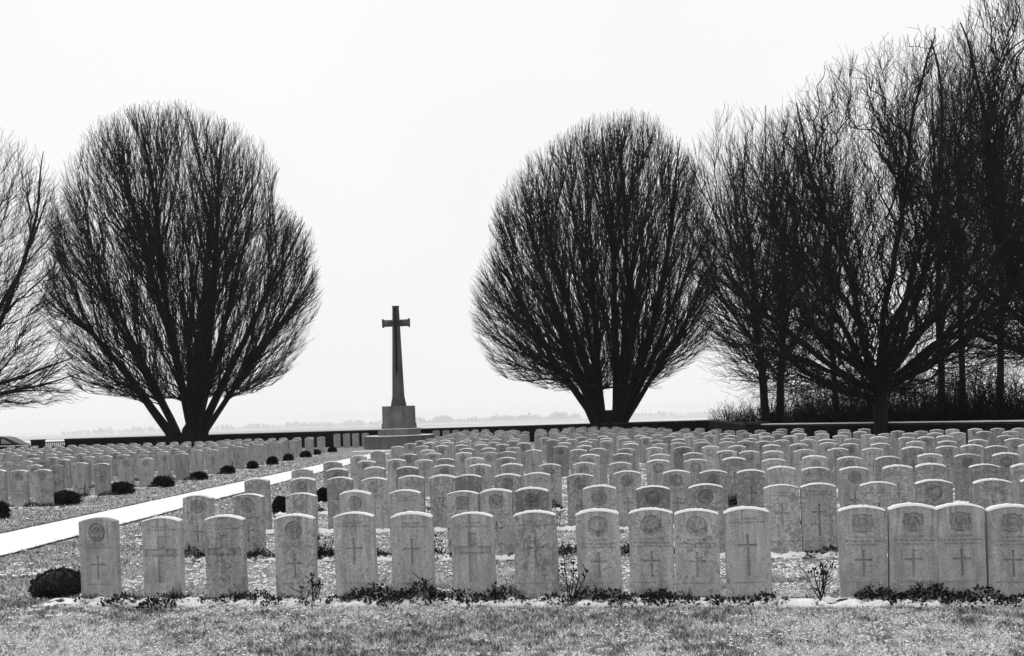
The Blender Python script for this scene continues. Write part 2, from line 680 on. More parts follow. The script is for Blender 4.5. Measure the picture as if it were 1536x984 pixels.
BADGE = {
    'maple': (circle(0, BZ, 0.066, 0.066), [maple]),
    'round': (circle(0, BZ, 0.062, 0.064), [ring_shape(0, BZ, 0.05, 0.011, 0.2, PI - 0.2), ring_shape(0, BZ, 0.05, 0.011, PI + 0.2, 2 * PI - 0.2),
              ring_shape(0, BZ, 0.027, 0.009, 0.3, 2 * PI - 0.3), bar(0, BZ, 0.05, 0.009, 0.6), bar(0, BZ - 0.018, 0.03, 0.007)]),
    'eagle': (circle(0, BZ, 0.064, 0.066), [bar(0, BZ - 0.022, 0.09, 0.022), ring_shape(0.0, BZ - 0.004, 0.05, 0.014, 0.4, PI - 0.1),
              bar(-0.01, BZ + 0.012, 0.05, 0.014, 0.5), ring_shape(0, BZ - 0.01, 0.05, 0.01, PI + 0.5, 2 * PI - 0.5)]),
    'star': (circle(0, BZ, 0.062, 0.064), [star, ]),
    'square': (sq, [ring_shape(0, BZ, 0.046, 0.011, -0.4, PI + 0.4), ring_shape(0, BZ - 0.002, 0.024, 0.008, 0.2, PI - 0.2),
               bar(0, BZ - 0.012, 0.044, 0.008), bar(0, BZ - 0.03, 0.03, 0.008), bar(0, BZ - 0.046, 0.066, 0.008)]),
}
def grow_shape(P, k=1.36):
    return [(x * k, BZ + (z - BZ) * k) for x, z in P]


BADGE = {k_: (grow_shape(q[0]), [grow_shape(z_) for z_ in q[1]]) for k_, q in BADGE.items()}
SMALL = latin(0, 0.425, 0.222, 0.071, 0.017, 0.374, 0.003)
MIDC = latin(0, 0.56, 0.24, 0.076, 0.017, 0.39, 0.003)
TALLC = latin(0, 0.56, 0.35, 0.079, 0.019, 0.25, 0.003)
BROAD = latin(0, 0.61, 0.44, 0.165, 0.075, 0.36)
gz = 0.61 - 0.44 * 0.36
KIND = {
    'maple': (BADGE['maple'], SMALL), 'round': (BADGE['round'], SMALL), 'eagle': (BADGE['eagle'], SMALL),
    'star': (BADGE['star'], SMALL), 'square': (BADGE['square'], SMALL), 'text': (None, MIDC), 'tall': (None, TALLC), 'broad': (None, BROAD),
}
DESC = {'maple': 'a maple leaf badge', 'round': 'a round regimental badge', 'eagle': 'a barred round badge', 'star': 'a round star badge',
        'square': 'a square ornate badge', 'text': 'lettering above a small cross', 'tall': 'a tall thin cross', 'broad': 'a broad carved cross'}
BODY, BADGE_ME, CROSS_ME = {}, {}, {}
for k, (b_, c_) in KIND.items():
    BODY[k] = body_mesh('headstone_' + k, [c_] + ([b_[0]] if b_ else []))
    if b_:
        PEAK = {'maple': [(grow_shape(maple, 1.3), (0, BZ - 0.03), 0.03)], 'star': [(grow_shape(star, 1.3), (0, BZ), 0.024)],
                'round': [(grow_shape(star, 0.62), (0, BZ), 0.02)], 'square': [([(x * 1.2, BZ + 0.004 + z * 1.5) for x, z in crown], (0, BZ + 0.002), 0.024)]}.get(k, ())
        BADGE_ME[k] = groove('badge_' + k, b_[0], 0.004, 0.013, () if k in ('maple', 'star') else b_[1], 0.012, PEAK)
    if k == 'broad':
        CROSS_ME[k] = groove('cross_broad', c_, 0.005, 0.012, [[(x, gz + z) for x, z in gun], [(x, gz + 0.06 + z) for x, z in crown]], 0.012)
    else:
        CROSS_ME[k] = groove('cross_' + k, c_, 0.006, 0.012)
BODY['plain'] = body_mesh('headstone_plain', [])


def text_mesh(name, lines):
    """lines: (text, z of the line's middle, letter size, total width)"""
    Vs, Fs = [], []
    for txt, z, size, wid in lines:
        cu = bpy.data.curves.new('t', 'FONT')
        cu.body = txt
        cu.align_x = 'CENTER'
        cu.align_y = 'CENTER'
        cu.size = size
        cu.resolution_u = 1
        o = bpy.data.objects.new('t', cu)
        COL.objects.link(o)
        dg = bpy.context.evaluated_depsgraph_get()
        me = o.evaluated_get(dg).to_mesh()
        xs_ = [q.co.x for q in me.vertices]
        k = wid / (max(xs_) - min(xs_))
        b0 = len(Vs)
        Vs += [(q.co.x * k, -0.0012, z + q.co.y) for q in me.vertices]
        Fs += [tuple(b0 + i for i in pl.vertices) for pl in me.polygons]
        bpy.data.objects.remove(o)
        bpy.data.curves.remove(cu)
    return mesh(name, Vs, Fs, 'letter')


TEXT = {
    'border': text_mesh('inscription', [('A SOLDIER', 0.530, 0.026, 0.17), ('OF THE GREAT WAR', 0.497, 0.026, 0.32), ('BORDER REGIMENT', 0.467, 0.02, 0.255)]),
    'canada': text_mesh('inscription', [('A SOLDIER', 0.530, 0.026, 0.17), ('OF THE GREAT WAR', 0.496, 0.025, 0.32), ('A CANADIAN REGIMENT', 0.466, 0.019, 0.31)]),
    'soldier': text_mesh('inscription', [('A SOLDIER', 0.697, 0.028, 0.17), ('OF THE GREAT WAR', 0.665, 0.026, 0.3)]),
    'badge': text_mesh('inscription', [('A SOLDIER', 0.530, 0.024, 0.16), ('OF THE GREAT WAR', 0.500, 0.022, 0.29)]),
}
EPITAPH = text_mesh('epitaph', [('KNOWN UNTO GOD', 0.158, 0.019, 0.25)])
TEXT_FOR = {'maple': 'canada', 'square': 'border', 'text': 'soldier', 'tall': 'soldier', 'broad': 'soldier', 'round': 'badge', 'eagle': 'badge', 'star': 'badge'}


def snow_mesh(name, seed, thick):
    V, Fs = [], []
    n = 18
    r = random.Random(seed)
    for i in range(n + 1):
        k = -1 + 2 * i / n
        x = k * (W / 2 - 0.002)
        z = HS + (HC - HS) * (1 - k * k)
        e = thick * (0.75 + 0.5 * r.random()) * (0.55 if abs(k) > 0.93 else 1)
        a, b = -0.003 - 0.003 * r.random(), TK + 0.003
        V += [(x, a, z - 0.003), (x, a + 0.003, z + e * 0.8), (x, TK * 0.5, z + e), (x, b - 0.004, z + e * 0.8), (x, b, z - 0.003)]
        if i:
            q = i * 5
            for j in range(4):
                Fs.append((q - 5 + j, q + j, q + j + 1, q - 4 + j))
    Fs.append((0, 1, 2, 3, 4))
    e = len(V)
    Fs.append((e - 1, e - 2, e - 3, e - 4, e - 5))
    return mesh(name, V, Fs, 'snow', True)


SNOW = [snow_mesh('snow_cap', i, 0.011 + 0.004 * (i % 3)) for i in range(4)]
THIN = [snow_mesh('snow_cap_thin', i + 9, 0.006) for i in range(2)]


def row_place(d0, x, z=HC):
    """place on the skewed row whose depth on the middle line is d0, under pixel column x at height z"""
    s0 = F / d0
    u = x - PX
    for _ in range(6):
        s = s0 * (1 + TH * u / F)
        v_ = (EYE - z) * s
        u = ((x - PX) - v_ * SR) / CR
    return u / s, F / s


stones = []    # dicts: X, Y, kind, row key, snow, text
R1X = [(118, 173, 'eagle', 0), (213, 269, 'broad', 1), (306, 363, 'broad', 1), (412, 469, 'round', 1), (501, 560, 'text', 1), (587, 646, 'text', 1),
       (677, 738, 'broad', 1), (772, 833, 'text', 1), (865, 929, 'maple', 1), (942, 1008, 'maple', 1), (1010, 1077, 'maple', 1), (1087, 1156, 'tall', 1),
       (1257, 1329, 'square', 1), (1330, 1403, 'square', 1), (1404, 1478, 'square', 1), (1480, 1554, 'square', 1)]
R2X = [(272, 317, 'round'), (348, 393, 'eagle'), (427, 472, 'star'), (508, 553, 'round'), (583, 630, 'text'), (670, 717, 'square'), (720, 768, 'square'),
       (772, 821, 'square'), (875, 925, 'round'), (953, 1006, 'star'), (1033, 1085, 'round'), (1146, 1199, 'text'), (1201, 1255, 'tall'),
       (1290, 1345, 'text'), (1371, 1429, 'star'), (1460, 1519, 'text'), (1535, 1590, 'round')]
R3X = [(367, 404, 'text'), (436, 473, 'round'), (490, 527, 'text'), (543, 581, 'star'), (597, 636, 'tall'), (645, 682, 'text'), (684, 722, 'text'), (742, 781, 'round'),
       (785, 826, 'text'), (850, 890, 'round'), (920, 961, 'round'), (994, 1036, 'star'), (1049, 1092, 'round'), (1104, 1148, 'text'), (1150, 1193, 'text'), (1202, 1247, 'text'),
       (1259, 1305, 'round'), (1323, 1370, 'tall'), (1372, 1419, 'text'), (1453, 1500, 'text'), (1518, 1565, 'text')]
R4X = [(437, 468), (490, 521), (545, 576), (595, 626), (650, 683), (703, 735), (752, 783), (808, 840), (859, 893), (913, 948), (970, 1005), (1027, 1062),
       (1083, 1119), (1143, 1179), (1202, 1240), (1256, 1294), (1315, 1353), (1376, 1414), (1432, 1471), (1489, 1530), (1546, 1588)]
D0 = [8.77 + 2.7 * k for k in range(17)]
pick = ['round', 'text', 'star', 'text', 'round', 'tall', 'square', 'text', 'eagle', 'maple']
rnd = random.Random(11)
for k, R in enumerate((R1X, R2X, R3X, R4X)):
    for e in R:
        X, Y = row_place(D0[k], (e[0] + e[1]) / 2)
        kd = e[2] if len(e) > 2 else rnd.choice(pick)
        stones.append(dict(X=X, Y=Y, kind=kd, row=('R', k), snow=(e[3] if len(e) > 3 else 1)))


def far_limit(X):
    pts = [(-20, 51.5), (4.5, 51.5), (8.0, 38.0), (9.3, 35.2), (11.4, 31.3), (15.4, 27.5), (22, 21)]
    for (a, da), (b, db) in zip(pts, pts[1:]):
        if X <= b:
            return da + (db - da) * (X - a) / (b - a)
    return 20


for k in range(4, 17):
    X = float(np.interp(D0[k], (17, 27, 36, 52), (-3.85, -3.3, -2.95, -2.4))) + rnd.uniform(-0.05, 0.05)
    lane = 0.78
    while X < 16:
        Y = D0[k] - TH * X
        if X > 0.56 * Y:
            break
        near_cross = -6.6 < X < -3.2 and Y > 44
        if Y < far_limit(X) and not near_cross and abs(X - lane) > 0.22 and rnd.random() > 0.05:
            stones.append(dict(X=X, Y=Y, kind=rnd.choice(pick), row=('R', k), snow=1))
        X += rnd.choice((0.42, 0.56, 0.58, 0.6, 0.62, 0.7))
# left plot
LD0 = [19.0 + 2.62 * j for j in range(12)]
LEND = [70, 158, 224, 278, 325, 363, 393, 421, 445, 469, 487]
for j in range(11):
    X, Y = row_place(LD0[j], LEND[j] - 6)
    n = 0
    while X > -0.56 * (LD0[j] - TH * X):
        Y = LD0[j] - TH * X
        if Y < (49.0 if X > -14 else 46.5):
            stones.append(dict(X=X, Y=Y, kind=rnd.choice(pick), row=('L', j), snow=0.5))
        X -= rnd.choice((0.5, 0.54, 0.56, 0.62, 0.68)) if n else 0.54
        n += 1
# the row along the back wall on both sides of the cross
for x in (503, 518, 532, 547):
    X, Y, _ = at(x, 660, 54.0)
    stones.append(dict(X=X, Y=54.2 - TH * (X + 8), kind='plain', row=('W', 0), snow=0))
for x in (653, 668, 683, 698, 713, 728):
    X, Y, _ = at(x, 660, 54.0)
    stones.append(dict(X=X, Y=54.0 - TH * X, kind='plain', row=('W', 1), snow=0))

for s in stones:
    s['size'] = F / s['Y']
stones.sort(key=lambda s: -s['size'])
solo, mass = stones[:300], stones[300:]
rows = {}
for s in stones:
    rows.setdefault(s['row'], []).append(s)
for key, L in rows.items():
    L.sort(key=lambda s: s['X'], reverse=(key[0] == 'L'))
    for i, s in enumerate(L):
        s['n'] = i + 1
print('headstones', len(stones))


def stone_label(s):
    side, k = s['row']
    d = DESC.get(s['kind'], 'a plain front')
    if side == 'R':
        r = 'front row' if k == 0 else ORD[k + 1] + ' row'
        return 'headstone with %s, %s from left, %s of right plot' % (d, ORD[s['n']], r)
    if side == 'L':
        return 'headstone with %s, %s from path, %s row of left plot' % (d, ORD[s['n']], ORD[k + 1])
    return 'small dark headstone by back wall, %s from left, %s of stone cross' % (ORD[s['n']], 'left' if k == 0 else 'right')


for s in solo:
    side, k = s['row']
    near = s['size'] > 75
    kd = s['kind']
    e = empty('headstone', (s['X'], s['Y'], 0.0), ROWANG + rnd.gauss(0, 0.012))
    e.rotation_euler.x = rnd.gauss(0, 0.012)
    e.rotation_euler.y = rnd.gauss(-0.004, 0.009)
    e.location.z = rnd.uniform(-0.018, 0.012) if k else rnd.uniform(-0.005, 0.005)
    sc_ = rnd.gauss(1, 0.008)
    e.scale = (1, 1, sc_)
    tag(e, stone_label(s), 'headstone', {'R': 'headstones in rows right of the path', 'L': 'headstones in rows left of the path', 'W': 'headstones along the back wall'}[side])
    lich = 0.30 + 0.45 * rnd.random()
    br = 0.5 * rnd.gauss(1.0, 0.1)
    if side == 'R' and k == 0:
        i = s['n'] - 1
        br = 0.5 * [0.86, 0.98, 0.92, 1.0, 1.02, 0.98, 1.02, 0.98, 1.06, 1.0, 1.04, 1.04, 0.9, 0.92, 0.92, 0.92][i]
        lich = [0.15, 0.1, 0.6, 0.55, 0.4, 0.4, 0.35, 0.6, 0.4, 0.5, 0.45, 0.4, 0.3, 0.35, 0.2, 0.35][i]
    if side == 'R' and k >= 1:
        lich += 0.12
    if side == 'L':
        br *= 0.9
    c4 = (min(1, br), rnd.random(), lich, 1.0)
    parts = [link('slab', BODY[kd], e)]
    if kd in CROSS_ME:
        parts.append(link('cross', CROSS_ME[kd], e))
    if kd in BADGE_ME:
        parts.append(link('badge', BADGE_ME[kd], e))
    if near and kd in TEXT_FOR:
        link('inscription', TEXT[TEXT_FOR[kd]], e)
        if kd != 'broad':
            link('epitaph', EPITAPH, e)
    if s['snow'] == 1:
        link('snow_cap', rnd.choice(SNOW) if rnd.random() < 0.85 or k == 0 else rnd.choice(THIN), e)
    elif s['snow'] and rnd.random() < 0.75:
        link('snow_cap', rnd.choice(THIN), e)
    for i, p_ in enumerate(parts):
        p_.color = c4 if i == 0 else (c4[0] * 0.86, c4[1], c4[2], 1.0)     # recessed cross and badge a little darker than the slab

# the small far ones, past the three hundred that show largest
if mass:
    def joined(base, picks):
        Vb = np.array([q.co[:] for q in base.vertices])
        Fb = [tuple(pl.vertices) for pl in base.polygons]
        Vs, Fs = [], []
        for s in picks:
            a = ROWANG + rnd.gauss(0, 0.015)
            c, sn = math.cos(a), math.sin(a)
            k = len(Vs)
            Vs += [(x * c - y * sn + s['X'], x * sn + y * c + s['Y'], z) for x, y, z in Vb]
            Fs += [tuple(k + i for i in ff) for ff in Fb]
        return Vs, Fs
    me = mesh('far_headstones', *joined(BODY['plain'], mass), 'stone')
    fe = link('far_headstones', me)
    fe.color = (0.46, 0.3, 0.6, 1)
    tag(fe, 'far rows of small grey headstones near the back wall', 'headstones', kind='stuff')
    link('snow_cap', mesh('far_snow_caps', *joined(THIN[0], [s for s in mass if s['row'][0] != 'W']), 'snow'), fe)['kind'] = 'stuff'

# ------------------------------------------------------------------ flower beds in front of each row
def bed(xa, xb, d0, depth, name_label, res=0.09):
    n = int((xb - xa) / res)
    m_ = 5
    V, Fs = [], []
    for i in range(n + 1):
        X = xa + (xb - xa) * i / n
        for j in range(m_ + 1):
            q = j / m_
            y = d0 - TH * X + 0.10 - depth * q + (0.05 * noise.noise((X * 2.3, d0, 1)) if j == m_ else 0)
            edge = 0.0 if j in (0, m_) else 1.0
            z = 0.004 + edge * (0.018 + 0.022 * noise.noise((X * 6, y * 6, d0)))
            V.append((X, y, z))
    for i in range(n):
        for j in range(m_):
            a = i * (m_ + 1) + j
            Fs.append((a, a + 1, a + m_ + 2, a + m_ + 1))
    return tag(link('flower_bed', mesh('flower_bed', V, Fs, 'bed', True)), name_label, kind='structure')


def snow_lumps(parent, xa, xb, d0, n, seed):
    r = random.Random(seed)
    V, Fs = [], []
    for i in range(n):
        X = r.uniform(xa, xb)
        y = d0 - TH * X - r.uniform(0.06, 0.3)
        rx, ry, h = r.uniform(0.03, 0.14), r.uniform(0.02, 0.05), r.uniform(0.02, 0.045)
        k = len(V)
        m_ = 9
        V.append((X, y, 0.02 + h))
        for rr_, hz_ in ((0.6, 0.75), (1.0, 0.0)):
            for q in range(m_):
                a = 2 * PI * q / m_
                w_ = rr_ * r.uniform(0.75, 1.25)
                V.append((X + rx * w_ * math.cos(a), y + ry * w_ * math.sin(a), 0.012 + h * hz_))
        for q in range(m_):
            j = (q + 1) % m_
            Fs.append((k, k + 1 + q, k + 1 + j))
            Fs.append((k + 1 + q, k + 1 + m_ + q, k + 1 + m_ + j, k + 1 + j))
    o = link('snow', mesh('bed_snow', V, Fs, 'snow', True), parent)
    o['kind'] = 'stuff'


for k in range(17):
    XR = [s['X'] for s in rows[('R', k)]]
    bo = bed(min(XR) - 0.45, max(XR) + 0.5, D0[k], 0.42, 'strip of soil and snow before the %s row right of path' % (ORD[k + 1]), 0.08 if k < 4 else 0.3)
    if k < 5:
        snow_lumps(bo, min(XR) - 0.4, max(XR) + 0.5, D0[k], 240, 300 + k)
for j in range(11):
    XR = [s['X'] for s in rows.get(('L', j), [])]
    if XR:
        bed(min(XR) - 0.4, max(XR) + 0.45, LD0[j], 0.42, 'strip of soil and snow before the %s row left of path' % (ORD[j + 1]), 0.2)


def rowY(d0, X):
    return d0 - TH * X


# ------------------------------------------------------------------ plants
def leaf_cloud(n, fn, size, dark, light, r):
    """n pointed leaves; fn() gives position and outward direction"""
    V, T, C = [], [], []
    for _ in range(n):
        p, o = fn()
        d = Vector(o) + Vector((r.gauss(0, 0.5), r.gauss(0, 0.5), r.gauss(0, 0.4)))
        d.normalize()
        s = d.cross(Vector((r.gauss(0, 1), r.gauss(0, 1), r.gauss(0, 1))))
        if s.length < 1e-3:
            continue
        s.normalize()
        L = size * r.uniform(0.6, 1.3)
        p = Vector(p)
        nrm = s.cross(d) * L * 0.12
        k = len(V)
        V += [p, p + d * L * 0.5 + s * L * 0.3 + nrm, p + d * L, p + d * L * 0.5 - s * L * 0.3 + nrm]
        T += [(k, k + 1, k + 2), (k, k + 2, k + 3)]
        c = dark if r.random() < 0.8 else light
        C += [c * r.uniform(0.7, 1.3)] * 4
    return V, T, C


def clump_mesh(seed, wid, hgt, n=170, size=0.045):
    r = random.Random(seed)

    def fn():
        a = r.uniform(0, 2 * PI)
        q = math.sqrt(r.random())
        z = hgt * (1 - q * q) * r.uniform(0.25, 1.0)
        x, y = q * wid / 2 * math.cos(a), q * 0.13 * math.sin(a)
        return (x, y, z + 0.005), (math.cos(a) * q, math.sin(a) * q - 0.2, 0.7)
    V, T, C = leaf_cloud(n, fn, size, 0.010, 0.09, r)
    return np_mesh('leaf_clump', V, T, 'leaf', C)


CLUMPS = [clump_mesh(1, 0.3, 0.09, 190, 0.029), clump_mesh(2, 0.4, 0.07, 230, 0.028), clump_mesh(3, 0.22, 0.06, 120, 0.028), clump_mesh(4, 0.34, 0.13, 280, 0.03), clump_mesh(5, 0.26, 0.035, 60, 0.03)]


def ball_mesh(seed, rx, rz_, n=2600, size=0.03):
    r = random.Random(seed)
    bm = bmesh.new()
    bmesh.ops.create_icosphere(bm, subdivisions=3, radius=1.0)
    V, T, C = [], [], []
    bm.verts.ensure_lookup_table()
    for q in bm.verts:
        k = 0.86 + 0.16 * noise.noise(q.co * 3.5 + Vector((seed, 0, 0)))
        V.append((q.co.x * rx * k, q.co.y * rx * k, max(-0.02, rz_ * 0.35 + q.co.z * rz_ * 0.62 * k)))
        C.append(0.01)
    T = [tuple(q.index for q in ff.verts) for ff in bm.faces]
    bm.free()

    def fn():
        a, cz = r.uniform(0, 2 * PI), r.uniform(-0.5, 1)
        sn = math.sqrt(max(0, 1 - cz * cz))
        o = Vector((sn * math.cos(a), sn * math.sin(a), cz))
        k = 0.9 + 0.16 * noise.noise(o * 3.5 + Vector((seed, 0, 0))) + r.uniform(-0.02, 0.07)
        return (o.x * rx * k, o.y * rx * k, max(0.0, rz_ * 0.35 + o.z * rz_ * 0.62 * k)), o
    v2, t2, c2 = leaf_cloud(n, fn, size, 0.014, 0.05, r)
    k = len(V)
    return np_mesh('bush_leaves', V + v2, T + [tuple(k + i for i in t) for t in t2], 'leaf', C + c2)


def tubes(chains, sides):
    """chains: list of (pts, radii); returns verts, tri faces"""
    by = {}
    for pts, rr in chains:
        by.setdefault(len(pts), []).append((pts, rr))
    Vall, Tall, base = [], [], 0
    ang = np.arange(sides) * 2 * PI / sides
    ca, sa = np.cos(ang), np.sin(ang)
    for n, L in by.items():
        P = np.array([q[0] for q in L], dtype=np.float64)
        Rr = np.array([q[1] for q in L], dtype=np.float64)
        Tn = np.gradient(P, axis=1)
        Tn /= np.linalg.norm(Tn, axis=2, keepdims=True) + 1e-9
        ref = np.zeros_like(Tn)
        ref[..., 0], ref[..., 1], ref[..., 2] = 0.31, 0.9, 0.17
        A = np.cross(Tn, ref)
        A /= np.linalg.norm(A, axis=2, keepdims=True) + 1e-9
        B = np.cross(Tn, A)
        Vv = P[:, :, None, :] + Rr[:, :, None, None] * (A[:, :, None, :] * ca[None, None, :, None] + B[:, :, None, :] * sa[None, None, :, None])
        m_ = len(L)
        idx = base + np.arange(m_ * n * sides).reshape(m_, n, sides)
        nxt = np.roll(idx, -1, axis=2)
        a, b = idx[:, :-1], nxt[:, :-1]
        c, d = nxt[:, 1:], idx[:, 1:]
        Tall.append(np.stack([a, b, c, d], -1).reshape(-1, 4))
        Vall.append(Vv.reshape(-1, 3))
        base += m_ * n * sides
    return np.concatenate(Vall), np.concatenate(Tall)


def rose_mesh(seed, h, n=6):
    r = random.Random(seed)
    ch = []
    for i in range(n):
        a = r.uniform(0, 2 * PI)
        lean = r.uniform(0.25, 0.95)
        L = h * r.uniform(0.6, 1.05)
        p = [r.gauss(0, 0.02), r.gauss(0, 0.02), 0]
        d = [math.cos(a) * lean, math.sin(a) * lean, 1]
        pts = [tuple(p)]
        for q in range(5):
            d = [d[0] * 0.9 + r.gauss(0, 0.12), d[1] * 0.9 + r.gauss(0, 0.12), 1]
            p = [p[0] + d[0] * L / 5, p[1] + d[1] * L / 5, p[2] + L / 5]
            pts.append(tuple(p))
        ch.append((pts, [0.006, 0.0052, 0.0046, 0.004, 0.0035, 0.003]))
        for q in range(2):
            b = pts[r.randint(2, 5)]
            e = (b[0] + r.gauss(0, 0.05), b[1] + r.gauss(0, 0.05), b[2] + r.uniform(0.03, 0.1))
            ch.append(([b, e], [0.0045, 0.003]))
        tip = pts[-1]      # a cluster of dead hips or buds
        for q in range(3):
            e = (tip[0] + r.gauss(0, 0.015), tip[1] + r.gauss(0, 0.015), tip[2] + r.uniform(0.0, 0.025))
            ch.append(([e, (e[0], e[1], e[2] + 0.012), (e[0], e[1], e[2] + 0.022)], [0.004, 0.010, 0.003]))
    Vv, Tt = tubes(ch, 5)
    return np_mesh('rose_stems', Vv, Tt, 'twig')


def iris_mesh(seed, h, n=16, light=False):
    r = random.Random(seed)
    V, T, C = [], [], []
    for i in range(n):
        a = r.uniform(0, 2 * PI)
        L = h * r.uniform(0.5, 1.05)
        le = r.uniform(0.05, 0.45)
        x, y = r.gauss(0, 0.04), r.gauss(0, 0.025)
        dx, dy = math.cos(a), math.sin(a)
        wv = Vector((-dy, dx, 0)) * 0.009
        k = len(V)
        for q in range(4):
            t = q / 3
            c = Vector((x + dx * le * L * t * t, y + dy * le * L * t * t, L * t * (1 - 0.25 * le * t)))
            ww = wv * (1.0 - 0.85 * t)
            V += [c - ww, c + ww]
        for q in range(3):
            b = k + q * 2
            T += [(b, b + 1, b + 3), (b, b + 3, b + 2)]
        C += [r.choice((0.02, 0.03, 0.3 if light else 0.06))] * 8
    return np_mesh('blades', V, T, 'leaf', C)


def plant(name, me, x, y, z, label, cat, group, part, m=None, rz=0.0, sc_=1.0):
    e = empty(name, (x, y, z), rz)
    e.scale = (sc_,) * 3
    tag(e, label, cat, group)
    link(part, me, e, m)
    return e


STONE1 = sorted([s for s in rows[('R', 0)]], key=lambda s: s['X'])
pr = random.Random(5)
# bedding clumps of the front row (pixel columns and bigness from the photograph)
front_clumps = [(160, 0, 4), (205, 1, 2), (240, 4, 0), (268, 1, 1), (330, 1, 4), (372, 0, 1), (395, 0, 0), (440, 1, 4), (515, 1, 2), (548, 0, 3), (575, 0, 3), (605, 0, 1),
                (635, 0, 3), (668, 1, 4), (695, 0, 1), (735, 0, 0), (760, 0, 3), (800, 1, 4), (830, 1, 2), (882, 0, 3), (910, 0, 0), (945, 0, 1), (975, 0, 3), (1000, 1, 1),
                (1040, 1, 4), (1065, 1, 2), (1110, 1, 4), (1140, 1, 2), (1290, 0, 3), (1312, 0, 1), (1365, 0, 3), (1385, 0, 1), (1440, 0, 0), (1462, 1, 4), (1505, 1, 2), (1530, 0, 1), (190, 2, 4),
                (420, 2, 2), (480, 2, 4), (590, 2, 2), (720, 2, 4), (860, 2, 4), (930, 2, 2), (990, 2, 4), (1090, 2, 4), (1340, 2, 4), (1420, 2, 2), (1490, 2, 4)]
for i, (x, q, mi) in enumerate(sorted(front_clumps)):
    yy = 893 + 5 * q - (x - 500) * 0.001
    X, Y = ground(x, yy)
    Yb = rowY(D0[0], X)
    Y = Yb - 0.09 - 0.09 * q
    plant('bedding_plant', CLUMPS[mi], X, Y, 0.02, 'dark leafy bedding clump, %s from left along the front row bed' % ORD[i + 1],
          'plant', 'bedding clumps along the front row', 'leaves', None, pr.uniform(-0.5, 0.5), pr.uniform(0.9, 1.3))
# clumps in the next rows, seen through the gaps
row2 = [(283, 3), (320, 1), (378, 1), (395, 3), (470, 3), (490, 3), (505, 1), (560, 3), (572, 1), (655, 2), (690, 4), (780, 4), (838, 3), (858, 3), (935, 3), (945, 1), (1015, 2), (1130, 4), (1215, 4), (1245, 2)]
for i, (x, mi) in enumerate(row2):
    X, Y = row_place(D0[1], x, 0.0)
    plant('bedding_plant', CLUMPS[mi], X, Y - 0.13, 0.02, 'dark leafy bedding clump, %s from left along the second row bed' % ORD[i + 1],
          'plant', 'bedding clumps along the second row', 'leaves', None, pr.uniform(-0.5, 0.5), pr.uniform(0.9, 1.3))
for kk, dd, n in ((2, D0[2], 16), (3, D0[3], 14)):
    Xs = sorted(pr.uniform(-4.2, 8.2) for _ in range(n))
    for i, X in enumerate(Xs):
        plant('bedding_plant', CLUMPS[pr.randint(0, 3)], X, rowY(dd, X) - 0.13, 0.02, 'dark leafy bedding clump, %s from left along the %s row bed' % (ORD[i + 1], ORD[kk + 1]),
              'plant', 'bedding clumps along the %s row' % ORD[kk + 1], 'leaves', None, pr.uniform(-0.5, 0.5), pr.uniform(1.0, 1.5))
for j in range(5):
    Xe = max(s['X'] for s in rows[('L', j)])
    for i in range(4):
        X = Xe + 0.25 - 0.55 * i + pr.uniform(-0.1, 0.1)
        plant('bedding_plant', CLUMPS[pr.randint(0, 3)], X, rowY(LD0[j], X) - 0.13, 0.02, 'dark bedding clump, %s from the path along the %s bed left of path' % (ORD[i + 1], ORD[j + 1]),
              'plant', 'bedding clumps left of the path', 'leaves', None, pr.uniform(-0.5, 0.5), pr.uniform(1.0, 1.4))

# bare rose bushes, blade-leaved clumps
roses = [(853, 893, 0.30, 0, 'bare rose bush with three tall stems right of the eighth front headstone'),
         (1213, 893, 0.30, 0, 'bare spreading rose bush in the wide gap of the front row'),
         (487, 891, 0.22, 0, 'bare rose twigs between the fourth and fifth front headstones'),
         (468, 891, 0.16, 0, 'short bare twig leaning on the fourth front headstone'),
         (745, 890, 0.16, 0, 'bare twigs at the right foot of the seventh front headstone'),
         (655, 890, 0.18, 0, 'bare twigs right of the sixth front headstone'),
         (490, 792, 0.24, 1, 'bare rose twigs behind the fourth front headstone in the second row'),
         (661, 818, 0.26, 1, 'bare rose twigs between the fifth and sixth second row headstones'),
         (838, 753, 0.3, 2, 'bare rose stem with a bud in the third row bed'),
         (124, 752, 0.3, 3, 'bare rose bush beside the end headstone of the nearest left row')]
for i, (x, y, h, r_, lab) in enumerate(roses):
    X, Y = ground(x, y)
    if r_ == 0:
        Y = rowY(D0[0], X) - 0.12
    elif r_ in (1, 2):
        X, Y = row_place(D0[r_], x, 0.0)
        Y -= 0.1
    plant('rose_bush', rose_mesh(20 + i, h, (7, 9, 5, 2, 3, 4, 5, 5, 4, 6)[i]), X, Y, 0.0, lab, 'rose bush', 'bare rose bushes in the beds', 'stems')
for i, (x, h, n, lab) in enumerate([(288, 0.17, 22, 'upright dark blade-leaved clump between the second and third front headstones'),
                                    (912, 0.14, 10, 'low blade-leaved clump under the left maple leaf headstone'),
                                    (1017, 0.2, 7, 'pale split reed blades at the joint of the two maple leaf headstones'),
                                    (648, 0.2, 12, 'dry grass clump beside the sixth front headstone')]):
    X, Y = ground(x, 890)
    Y = rowY(D0[0], X) - 0.1
    plant('blade_plant', iris_mesh(40 + i, h, n, i >= 2), X, Y, 0.0, lab, 'plant', 'blade-leaved plants in the front bed', 'blades')

